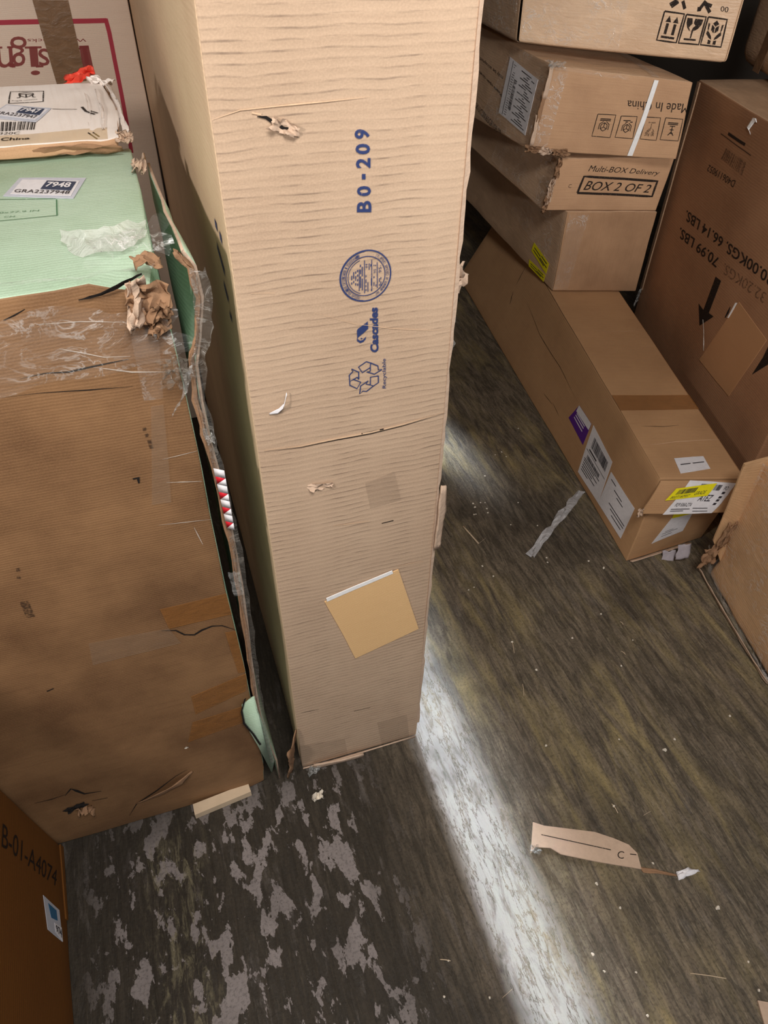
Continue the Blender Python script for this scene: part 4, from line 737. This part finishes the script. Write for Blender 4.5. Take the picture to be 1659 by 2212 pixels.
crumple((-.016, 1.468, 1.291), (.018, -.004, -.003), (.003, .012, 0), (0, -.5, 1), 'white', .007, 61.0, 12, .4, 1.2).build('torn_corner', wh, solid=.001)
for k, (x, y) in enumerate(((-.045, 1.40), (-.026, 1.38))):
    ribbon([(x, y-.11, 1.271), (x+.003, y-.04, 1.281), (x, y+.05, 1.290)], [(.002, 0, 0), (.003, 0, .001), (.002, 0, 0)], 'white', jig=.003, seed=k*3.).build('ridge', wh)
rp = MB()
mb = crumple((-.050, 1.500, 1.294), (.024, 0, .003), (.003, .008, .006), (0, -.8, .6), 'redplastic', .008, 71.0, 12, .3, 1.2)
tag(mb.build('plastic_scrap', solid=.001), 'crumpled red plastic scrap lying on the back edge of the white carton', 'plastic scrap')

# ------------------------------------------------------------------ pale carton with the red printed frame behind them
bx, ins, _ = carton('insignia', {'*': 'pale'}, 'pale cardboard box with red printed frame and upside-down lettering, behind the white carton', amp=.002, seed=4)
part_quad(bx, 'insignia', 'tape', 'greytape', ins, 'tape', .0022, (6, 12), .0006, wrinkle=.0012)

# ------------------------------------------------------------------ orange carton at the lower left
bx, org, _ = carton('orange', {'*': 'orange'}, 'orange-brown cardboard box with black stencilled code at the lower left corner', amp=.0015, seed=5)
def exo(mb, f, q, off):
    lay_quad(mb, bx, f, Q('orange', 'blue')[1], 'bluelabel', off, (3, 3), .0003)
    lay_quad(mb, bx, f, Q('orange', 'num')[1], 'paper', off, (3, 3), .0003)
    lay_text(mb, bx, f, '974', [bil(Q('orange', 'num')[1], a, b) for a, b in ((.1, .15), (.9, .15), (.9, .85), (.1, .85))], 'paperink', off+.0006, bold=.02)
part_quad(bx, 'orange', 'label', 'greylabel', org, 'sticker', .0012, extra=exo)
mb = MB(); lay_quad(mb, bx, 'front', [(.72, .002), (.998, .004), (.998, .022), (.72, .012)], 'orange', .003, (8, 2), .003); mb.build('bottom_flap', org, weld=False)

# ------------------------------------------------------------------ long carton lying on the floor at the right
bx, lng, _ = carton('long', {'*': 'tanL'}, 'long flat brown carton on the floor under the stack, shipping labels on near end', amp=.0022, freq=3, seed=6)
def exp_(mb, f, q, off):
    lay_quad(mb, bx, f, Q('long', 'purplewhite')[1], 'paper', off, (3, 2), .0003)
    for a in (.35, .5, .62): quad_rect(mb, bx, f, q, .15, a-.03, .75, a+.02, 'paper', off)
part_quad(bx, 'long', 'purple', 'purple', lng, 'label', .0012, extra=exp_, label='purple and white label')
def exs(mb, f, q, off):
    barcode(mb, bx, f, q, .18, .66, .88, .88, 'paperink', off, 3, 26); quad_rect(mb, bx, f, q, .15, .58, .5, .61, 'paperink', off)
    quad_rect(mb, bx, f, q, .05, .54, .95, .548, 'paperink', off)
    barcode(mb, bx, f, q, .15, .40, .75, .48, 'paperink', off, 4, 20)
    for i, (y, x1) in enumerate(((.36, .8), (.32, .6), (.27, .75), (.22, .55), (.17, .7), (.12, .4))): quad_rect(mb, bx, f, q, .08, y, x1, y+.016, 'paperink', off)
part_quad(bx, 'long', 'slip', 'paper', lng, 'label', .0012, extra=exs, label='white barcode label')
def exs2(mb, f, q, off):
    for i, (y, x0, x1) in enumerate(((.86, .1, .3), (.74, .3, .62), (.66, .45, .7), (.34, .3, .95), (.26, .4, .95), (.16, .5, .9))): quad_rect(mb, bx, f, q, x0, y, x1, y+.022, 'paperink', off)
part_quad(bx, 'long', 'slip2', 'paper', lng, 'label', .0012, extra=exs2)
part_quad(bx, 'long', 'toptape', 'tape', lng, 'tape', .0014, (10, 3), .0003)
def ext_(mb, f, q, off): quad_rect(mb, bx, f, q, .12, .52, .92, .58, 'paperink', off)
part_quad(bx, 'long', 'toplabel', 'paper', lng, 'label', .0014, wrinkle=.0015, extra=ext_)
def exl(mb, f, q, off):
    for y, x0, x1 in ((.3, .15, .7), (.38, .2, .5), (.18, .2, .55)): quad_rect(mb, bx, f, q, x0, y, x1, y+.02, 'paperink', off)
part_quad(bx, 'long', 'lowlabel', 'paper', lng, 'label', .0014, extra=exl, wrinkle=.001)
part_quad(bx, 'long', 'lowyellow', 'yellow', lng, 'label', .0022, label='yellow label strip')
# outer end flap bulging forward over the near end, label wrapped over it
class Patch:                                   # a free bilinear panel that prints can be laid on
    key = '-'
    def __init__(s, q, bulge=0): s.q = [Vector(p) for p in q]; s.b = bulge; s.nn = (s.q[1]-s.q[0]).cross(s.q[3]-s.q[0]).normalized(); s.n = {'p': s.nn}
    def dims(s, f): return (s.q[1]-s.q[0]).length, (s.q[3]-s.q[0]).length
    def surf(s, f, u, v, off=0):
        q = s.q; p = q[0]*(1-u)*(1-v)+q[1]*u*(1-v)+q[2]*u*v+q[3]*(1-u)*v
        return p+s.nn*(off+s.b*math.sin(math.pi*min(max(v, 0), 1))+.004*noise.noise(p*14))
fp = Patch([(1.160, 1.142, .225), (1.404, 1.068, .228), (1.442, 1.090, .318), (1.214, 1.163, .318)], .006)
mb = MB(); lay_quad(mb, fp, 'p', [(0, 0), (1, 0), (1, 1), (0, 1)], 'tanL', .0, (16, 6), .004); mb.build('end_flap', lng, weld=False)
mb = MB(); lq = [(.255, -.02), (.80, .0), (.885, .93), (.33, 1.02)]
lay_quad(mb, fp, 'p', lq, 'paper', .0022, (12, 8), .0004, wrinkle=.003)
def ft(txt, x0, y0, x1, y1, off=.0036, b=0): lay_text(mb, fp, 'p', txt, [bil(lq, x0, y0), bil(lq, x1, y0), bil(lq, x1, y1), bil(lq, x0, y1)], 'paperink', off, b)
bx_keep = bx; bx = fp
barcode(mb, fp, 'p', lq, .30, .76, .76, .93, 'paperink', .0050, 9, 22)
ft('A1EZ', .46, .42, .72, .62, .005, .01); ft('POP-5060-ZTA', .08, .25, .42, .36, .005); ft('PO', .82, .78, .90, .9, .005)
for y, x0, x1 in ((.16, .06, .45), (.10, .08, .35), (.18, .5, .8), (.08, .55, .85)): quad_rect(mb, fp, 'p', lq, x0, y, x1, y+.02, 'paperink', .0048)
for y in (.3, .42, .52, .66): quad_rect(mb, fp, 'p', lq, .84, y, .90, y+.07, 'paperink', .0048)
mb.build('label', lng, weld=False)['label'] = 'large white label wrapped over the end flap'
mb = MB(); yq = [(.165, .44), (.62, .57), (.66, .94), (.21, .80)]; lay_quad(mb, fp, 'p', yq, 'yellow', .0062, (10, 4), .0004)
barcode(mb, fp, 'p', yq, .12, .45, .58, .85, 'paperink', .0068, 5, 20); quad_text(mb, fp, 'p', yq, 'B02T160957', .08, .12, .52, .34, 'paperink', .0068); quad_text(mb, fp, 'p', yq, 'GRADE', .62, .2, .88, .5, 'paperink', .0068)
mb.build('label', lng, weld=False)['label'] = 'yellow barcode label strip'
bx = bx_keep
ribbon([(1.20, 1.150, .005), (1.30, 1.154, .006), (1.42, 1.160, .007)], [(0, -.006, .004)]*3, 'torn', jig=.002).build('bottom_flap', lng, solid=.003)
crumple((1.158, 1.140, .235), (.008, 0, 0), (0, 0, .012), (-.5, -1, 0), 'torn', .010, 81.0, 6, .6).build('torn_corner', lng, solid=.001)
crumple((1.440, 1.086, .30), (.010, .006, 0), (0, 0, .016), (.5, -1, 0), 'tornbrown', .012, 83.0, 7, .6).build('torn_corner', lng, solid=.001)
crumple((1.400, 1.046, .232), (.008, 0, 0), (0, 0, .010), (.3, -1, 0), 'torn', .008, 85.0, 6, .6).build('torn_corner', lng, solid=.001)

# ------------------------------------------------------------------ stack standing on the long carton
bx, sa, _ = carton('A', {'*': 'tanB', 'left': 'tanC', 'front': 'tanK'}, 'plain brown carton with yellow stickers on its side, lowest on the long box', amp=.003, freq=5, seed=7, grid=.03)
def exy(mb, f, q, off):
    for y, x0, x1 in ((.6, .1, .5), (.3, .1, .8), (.75, .55, .9), (.45, .5, .95)): quad_rect(mb, bx, f, q, x0, y, x1, y+.09, 'paperink', off)
part_quad(bx, 'A', 'yellow1', 'yellow', sa, 'sticker', .0016, extra=exy); part_quad(bx, 'A', 'yellow2', 'yellow', sa, 'sticker', .0016, extra=exy)
f, q = Q('A', 'film'); mb = MB(); lay_quad(mb, bx, f, [(.01, .03), (.17, .03), (.25, .97), (.03, .97)], 'film', .004, (8, 14), .0002, wrinkle=.006); mb.build('plastic_wrap', sa, weld=False)
mb = MB(); lay_quad(mb, bx, 'left', [(.55, .45), (.99, .3), (.995, .98), (.6, .98)], 'film', .004, (10, 8), .0002, wrinkle=.008); mb.build('plastic_wrap', sa, weld=False)

bx, sb, _ = carton('B', {'*': 'tanB', 'left': 'tanC', 'front': 'tanA'}, 'brown carton marked BOX 2 OF 2, second up in the right-hand stack', amp=.003, freq=5, seed=8, grid=.03)
for k, (x, z) in enumerate(((1.378, .66), (1.39, .72), (1.404, .78), (1.385, .69))):
    crumple((x, 2.272, z), (.010, 0, .003), (.004, 0, .03), (-.4, -1, 0), 'torn' if k % 2 else 'tornbrown', .012, 90.+k*3, 8, .6, 1.8).build('torn_edge', sb, solid=.001)
mb = MB(); lay_quad(mb, bx, 'left', [(.50, .1), (.99, .05), (.99, .98), (.5, .95)], 'film', .004, (10, 8), .0002, wrinkle=.008); mb.build('plastic_wrap', sb, weld=False)

def frag(mb, bx, f, q, kind, mat, off):
    def P(pts): lay_poly(mb, bx, f, [bil(q, a, b) for a, b in pts], mat, off)
    if kind == 'up':
        for x in (.2, .58):
            P([(x+.05, .24), (x+.19, .24), (x+.19, .62), (x+.05, .62)]); P([(x-.02, .66), (x+.26, .66), (x+.12, .88)])
        P([(.16, .10), (.84, .10), (.84, .18), (.16, .18)])
    if kind == 'glass':
        P([(.10, .90), (.36, .90), (.42, .72), (.30, .58), (.40, .46), (.34, .47), (.22, .56), (.12, .72)])
        P([(.50, .90), (.90, .90), (.88, .72), (.76, .56), (.62, .48), (.46, .45), (.50, .58), (.60, .66), (.48, .74)])
        P([(.47, .46), (.55, .46), (.54, .2), (.48, .2)]); P([(.2, .12), (.8, .12), (.8, .19), (.2, .19)])
    if kind == 'hands':
        P([(.5, .92), (.66, .80), (.5, .70), (.34, .80)]); P([(.32, .76), (.48, .66), (.48, .46), (.32, .56)]); P([(.52, .66), (.68, .76), (.68, .56), (.52, .46)])
        for sx in (1, -1):
            m_ = lambda pts: [(.5+sx*(a-.5), b) for a, b in (pts if sx > 0 else pts[::-1])]
            P(m_([(.80, .78), (.90, .80), (.86, .58), (.80, .52)])); P(m_([(.84, .54), (.88, .42), (.70, .28), (.56, .22), (.60, .34), (.72, .46)])); P(m_([(.56, .19), (.70, .22), (.70, .06), (.56, .06)]))
    if kind == 'box':
        for a, b in (((.5, .78), (.72, .66)), ((.72, .66), (.72, .44)), ((.72, .44), (.5, .32)), ((.5, .32), (.28, .44)), ((.28, .44), (.28, .66)), ((.28, .66), (.5, .78)), ((.5, .56), (.72, .66)), ((.5, .56), (.28, .66)), ((.5, .56), (.5, .32)), ((.84, .7), (.84, .4)), ((.16, .7), (.16, .4)), ((.16, .4), (.4, .26)), ((.84, .4), (.6, .26))):
            lay_stroke(mb, bx, f, [bil(q, *a), bil(q, *b)], .0022, mat, off)
        for y in (.2, .12): lay_stroke(mb, bx, f, [bil(q, .12, y), bil(q, .88, y)], .003, mat, off, dashed=True)
    if kind == 'care':
        for a, b in (((.3, .82), (.5, .62)), ((.7, .82), (.5, .62)), ((.5, .62), (.5, .3)), ((.3, .3), (.7, .3)), ((.36, .5), (.64, .5)), ((.36, .7), (.64, .7))): lay_stroke(mb, bx, f, [bil(q, *a), bil(q, *b)], .0026, mat, off)
        for y in (.2, .12): lay_stroke(mb, bx, f, [bil(q, .12, y), bil(q, .88, y)], .003, mat, off, dashed=True)
def symC(mb, bx):
    for i, k in enumerate(('care', 'glass', 'box', 'box')): frag(mb, bx, 'front', [bil(Q('C', 'icon%d' % i)[1], a, b) for a, b in ((.12, .1), (.88, .1), (.88, .92), (.12, .92))], k, 'faint' if k == 'glass' else 'ink', .0012)
bx, sc, _ = carton('C', {'*': 'tanB', 'left': 'tanC', 'front': 'tanA'}, 'brown carton with white strap and Made In China print, third up in the right-hand stack', amp=.003, freq=5, seed=9, grid=.03, extra=symC,
    crush=(((1.335, 2.290, 1.086), .06, .012), ((1.301, 2.308, .835), .06, .012)))
part_quad(bx, 'C', 'strap', 'strap', sc, 'strap', .004, (2, 10), .0012)
part_quad(bx, 'C', 'straptop', 'film2', sc, 'strap', .004, (2, 10), .0012)
def exc(mb, f, q, off):
    barcode(mb, bx, f, [q[1], q[2], q[3], q[0]], .18, .62, .72, .72, 'paperink', off, 6, 26)
    quad_rect(mb, bx, f, q, .13, .02, .145, .98, 'paperink', off)
    for i in range(22):
        y = .05+i*.042
        quad_rect(mb, bx, f, q, .45+.1*(i % 3), y, .92-.07*(i % 4), y+.016, 'paperink', off); quad_rect(mb, bx, f, q, .18, y, .26, y+.010, 'paperink', off)
part_quad(bx, 'C', 'shiplabel', 'paper', sc, 'label', .0018, extra=exc, label='white shipping label', wrinkle=.0012)
for nm, sp in (('front', [(.0, .97), (.55, .95), (.55, 1.0), (.0, 1.0)]), ('left', [(.55, .05), (.99, .02), (.99, .99), (.7, .99)]), ('front', [(.01, .02), (.12, .02), (.12, .98), (.02, .98)])):
    mb = MB(); lay_quad(mb, bx, nm, sp, 'film', .004, (10, 8), .0002, wrinkle=.008); mb.build('plastic_wrap', sc, weld=False)
for k, (x, y, z) in enumerate(((1.31, 2.30, .842), (1.35, 2.28, .838), (1.39, 2.255, .838))):
    crumple((x, y, z), (.022, -.012, 0), (0, 0, .010), (-.4, -1, 0), 'torn' if k % 2 else 'tornbrown', .012, 120.+k*5, 8, .6, 2).build('torn_edge', sc, solid=.001)
for k, (x, y, z) in enumerate(((1.305, 2.302, .90), (1.314, 2.298, .97), (1.324, 2.294, 1.04))):
    ribbon([(x-.004, y-.006, z-.045), (x, y-.010, z), (x+.005, y-.006, z+.045)], [(.006, -.002, 0)]*3, 'tornbrown' if k % 2 else 'torn', jig=.004, seed=20+k).build('torn_edge', sc, solid=.0015)
crumple((1.338, 2.28, 1.088), (.026, -.01, 0), (0, .012, .006), (-.2, -1, 1), 'film2', .014, 140., 10, .6, 2).build('plastic_wrap', sc)

def symD(mb, bx):
    for i, k in enumerate(('up', 'glass', 'hands')): frag(mb, bx, 'front', Q('D', 'icon%d' % i)[1], k, 'ink', .0014)
bx, sd, _ = carton('D', {'*': 'tanB', 'left': 'tanC', 'front': 'tanB'}, 'plastic-wrapped brown carton with fragile symbols, topmost in the right-hand stack', amp=.0025, freq=4, seed=10, r=.012, extra=symD)
mb = MB(); lay_quad(mb, bx, 'left', [(.3, .02), (.985, .02), (.985, .98), (.3, .98)], 'film', .006, (12, 8), .0002, wrinkle=.012); mb.build('plastic_wrap', sd, weld=False)
mb = MB(); lay_quad(mb, bx, 'front', [(.02, .02), (.5, .02), (.5, .6), (.02, .6)], 'film', .004, (14, 8), .0002, wrinkle=.006); mb.build('plastic_wrap', sd, weld=False)

# ------------------------------------------------------------------ big carton at right
bx, se, _ = carton('E', {'*': 'tanE', 'top': 'tanC'}, 'big brown carton with weight print and black arrows, at the right edge', amp=.0025, freq=3, seed=11, r=.006, extra=lambda mb, bx: barcode(mb, bx, 'front', Q('E', 'barcode')[1], 0, 0, 1, 1, 'faint', .0012, 12, 14))
part_quad(bx, 'E', 'pouch', 'pouchE', se, 'paper_patch', .0022, th=.0018)
part_quad(bx, 'E', 'pouchedge', 'white_strip', se, 'adhesive_strip', .0036, (2, 4), .001)
def exb(mb, f, q, off): pass
f, h = Q('E', 'hook'); pts = [bx.surf(f, u, v, .004) for u, v in h]
ribbon(pts, [(0, .004, .004), (0, .006, .004), (0, .006, .002), (0, .003, .003)], 'white_strip', sub=3).build('plastic_tag', se, solid=.001)
f, h = Q('E', 'creasefilm'); pts = [bx.surf(f, u, v, .003) for u, v in h]
ribbon(pts, [(0, .002, 0)]*3, 'shine', jig=.001).build('shiny_crease', se)
mb = MB()
for i in range(2): lay_quad(mb, bx, 'front', [(.003, .30), (.02, .30), (.02, .995), (.003, .995)], 'tanC', .004, (2, 20), .004, wrinkle=.002)
mb.build('taped_edge', se, weld=False)
crumple((1.815, 2.18, .29), (.014, .01, 0), (.003, 0, .035), (-1, -.4, 0), 'film2', .010, 150., 9, .6, 1.6).build('plastic_shred', se)

# ------------------------------------------------------------------ wrapped carton at the right edge
bx, sf, _ = carton('F', {'*': 'tanF'}, 'crushed brown carton wrapped in clear plastic at the lower right edge', amp=.006, freq=5, seed=12, r=.02, grid=.025,
    crush=(((1.39, 1.038, .10), .10, .012), ((1.39, 1.038, .44), .10, .012)))
mb = MB(); lay_quad(mb, bx, 'front', [(.01, .01), (.98, .01), (.98, .98), (.03, .98)], 'film', .006, (24, 18), .0002, wrinkle=.010); mb.build('plastic_wrap', sf, weld=False)
fl = Patch([(1.343, 1.026, .17), (1.400, 1.018, .07), (1.408, 1.016, .475), (1.326, 1.028, .455)], .002)
mb = MB(); lay_quad(mb, fl, 'p', [(0, 0), (1, 0), (1, 1), (0, 1)], 'tanF', 0, (8, 14), .004, wrinkle=.004); mb.build('end_flap', sf, weld=False)
crumple((1.350, 1.022, .12), (.022, -.006, .01), (.0, .0, .034), (-.5, -.9, 0), 'tornbrown', .012, 160., 16, .5, 1.0).build('crushed_corner', sf, solid=.002)
crumple((1.366, 1.014, .20), (.014, .0, 0), (.004, 0, .045), (-.8, -.6, 0), 'tornbrown', .010, 163., 14, .5, 1.0).build('crushed_corner', sf, solid=.002)
pts = [(1.382, 1.06, .09), (1.372, 1.02, .05), (1.352, .93, .028), (1.334, .84, .022), (1.315, .75, .018), (1.30, .66, .014)]
ribbon(pts, [(-.004, 0, .022), (-.006, 0, .022), (-.004, 0, .014), (-.006, 0, .014), (-.004, 0, .012), (-.004, 0, .010)], 'film2', jig=.010, seed=31).build('plastic_wrap', sf)
ribbon([(x-.004, y, .012) for x, y, z in pts], [(-.004, 0, .008)]*6, 'torn', jig=.004, seed=33).build('bottom_flap', sf, solid=.002)

# ------------------------------------------------------------------ rounded carton at the top right
bx, sg, _ = carton('G', {'*': 'tanB'}, 'soft-cornered brown carton on top of the big weight-printed box, in the upper right corner', amp=.004, freq=4, seed=13, r=.06)
mb = MB(); lay_quad(mb, bx, 'front', [(.2, .02), (.26, .02), (.4, .98), (.3, .98)], 'greytape', .002, (4, 10), .0006); mb.build('tape', sg, weld=False)

# ------------------------------------------------------------------ litter on the floor
F = D['floor']
root = empty('cardboard_scrap', (F['scrap'][0][0]+.08, F['scrap'][0][1]-.05, 0), 'torn strip of pale cardboard with a printed letter C, lying on the dark floor', 'cardboard scrap')
mb = slab(F['scrap'], .001, .004, 'torn')
def floor_stroke(mb, a, b, wd, mat, z):
    a = Vector((*a, z)); b = Vector((*b, z)); t = (b-a).normalized(); n = Vector((-t.y, t.x, 0))*wd/2
    mb.add([a+n, a-n, b-n, b+n], [[0, 1, 2, 3]], mat)
floor_stroke(mb, *F['scrapline'], .002, 'ink', .0046); floor_stroke(mb, *F['scrapdash'], .002, 'ink', .0046)
vs, fs, _ = text_mesh('C', 0, 0); q = F['scrapC']
mb.add([Vector((*bil(q, a, b), .0047)) for a, b in vs], fs, 'ink'); mb.build('board', root, smooth=False)
t = F['tail']; ribbon([(*p, .003) for p in t], [(0, .006, 0), (0, .005, 0), (0, .002, 0)], 'tornbrown', jig=.002).build('frayed_tail', root, solid=.001)
crumple((*F['clump'][0], .006), (.010, 0, 0), (0, .010, 0), (0, 0, 1), 'film2', .010, 171., 7, .5, 1.5).build('plastic_shred', root)
wp = F['wisp']; mb = ribbon([(*wp[0], .004), (*wp[1], .012), (*wp[2], .005)], [(.002, .008, 0), (.003, .007, .002), (0, .002, 0)], 'paper', jig=.004, seed=4)
tag(mb.build('plastic_wisp', solid=.0005), 'small white plastic wisp on the floor at the tail of the torn cardboard strip', 'plastic scrap')
tag(slab(F['corner'], .001, .006, 'torn').build('cardboard_scrap', smooth=False), 'pale cardboard corner piece at the bottom right of the floor', 'cardboard scrap')
tag(slab(F['slat'], .001, .020, 'wood').build('wooden_slat', smooth=False), 'short pale wooden slat on the floor at the foot of the brown panel', 'wooden slat')
s3 = F['straw']; mb = MB()
for a, b in zip(s3, s3[1:]):
    ribbon([(*a, .003), (*b, .003)], [(.002, .001, 0)]*2, 'wood', mb)
tag(mb.build('bent_straw', solid=.002), 'bent thin straw-coloured splinter on the floor between the tall box and the long carton', 'splinter')
sp = F['strip']; mb = ribbon([(*p, z) for p, z in zip(sp, (.012, .016, .012, .010))], [(.009, -.010, .004), (.009, -.012, .003), (.008, -.009, .003), (.009, -.010, .002)], 'film3', jig=.007, seed=41, sub=6)
root = tag(mb.build('plastic_strip'), 'twisted strip of clear plastic wrap sticking out from under the long carton', 'plastic strip')
for nm, key, mat, lab, sz in (('foam_bit', 'whitebit', 'chip', 'white foam lump on the floor in front of the tall box', .012), ('plastic_shred', 'basebit', 'film2', 'white plastic shred at the front left foot of the tall box', .014)):
    x, y = F[key][0]; tag(crumple((x, y-.006, .005), (sz, 0, .002), (.002, sz*.7, 0), (0, 0, 1), mat, .010, x*50, 7, .5, 1.4).build(nm, solid=.001), lab, 'white scrap')
for k, (x, y, z, lab) in enumerate(((1.318, 1.128, .006, 'grey paper scrap on the floor under the end of the long carton'), (1.345, 1.108, .045, 'grey paper scrap caught between the long carton and the crushed wrapped carton'))):
    mb = crumple((x, y, z), (.018, -.006, .004), (.006, .010, .020), (-.5, -.8, .4), 'scrapgrey', .003, 180.+k*4, 7, .3, .7)
    tag(mb.build('paper_scrap', solid=.0006), lab, 'paper scrap')
def chip_mesh(k):
    r = random.Random(k); mb = MB(); n = 7; top = []
    P = [(math.cos(i*2*math.pi/n)*r.uniform(.6, 1.1), math.sin(i*2*math.pi/n)*r.uniform(.5, 1.0), r.uniform(-.1, .1)) for i in range(n)]
    Q_ = [(x*.6, y*.6, .5+r.uniform(-.1, .15)) for x, y, z in P]
    mb.add([Vector(p) for p in P+Q_], [[i, (i+1) % n, n+(i+1) % n, n+i] for i in range(n)]+[list(range(n, 2*n)), list(range(n-1, -1, -1))], 'chip')
    return mb
protos = []
for i, (x, y) in enumerate(F['chips']):
    s_ = .0027+.0018*random.random()
    if i in (0, 27, 31): s_ = .0062
    if i < 4: o = chip_mesh(i+3).build('foam_crumb', smooth=False); protos.append(o)
    else: o = protos[i % 4].copy(); COL.objects.link(o)
    o.location = (x, y, .0012); o.scale = (s_, s_*(1 if i else .6), s_); o.rotation_euler = (0, 0, random.random()*6)
    tag(o, 'tiny white foam crumb scattered on the dark floor', 'crumb', 'white crumbs scattered over the floor')
for i, (a, b) in enumerate(F['straws']):
    mb = ribbon([(*a, .002), ((a[0]+b[0])/2+.001, (a[1]+b[1])/2, .003), (*b, .002)], [(.0008, .0004, 0)]*3, 'wood')
    tag(mb.build('straw', solid=.0008), 'thin pale straw-like fibre lying on the dark floor', 'fibre', 'thin fibres scattered over the floor')
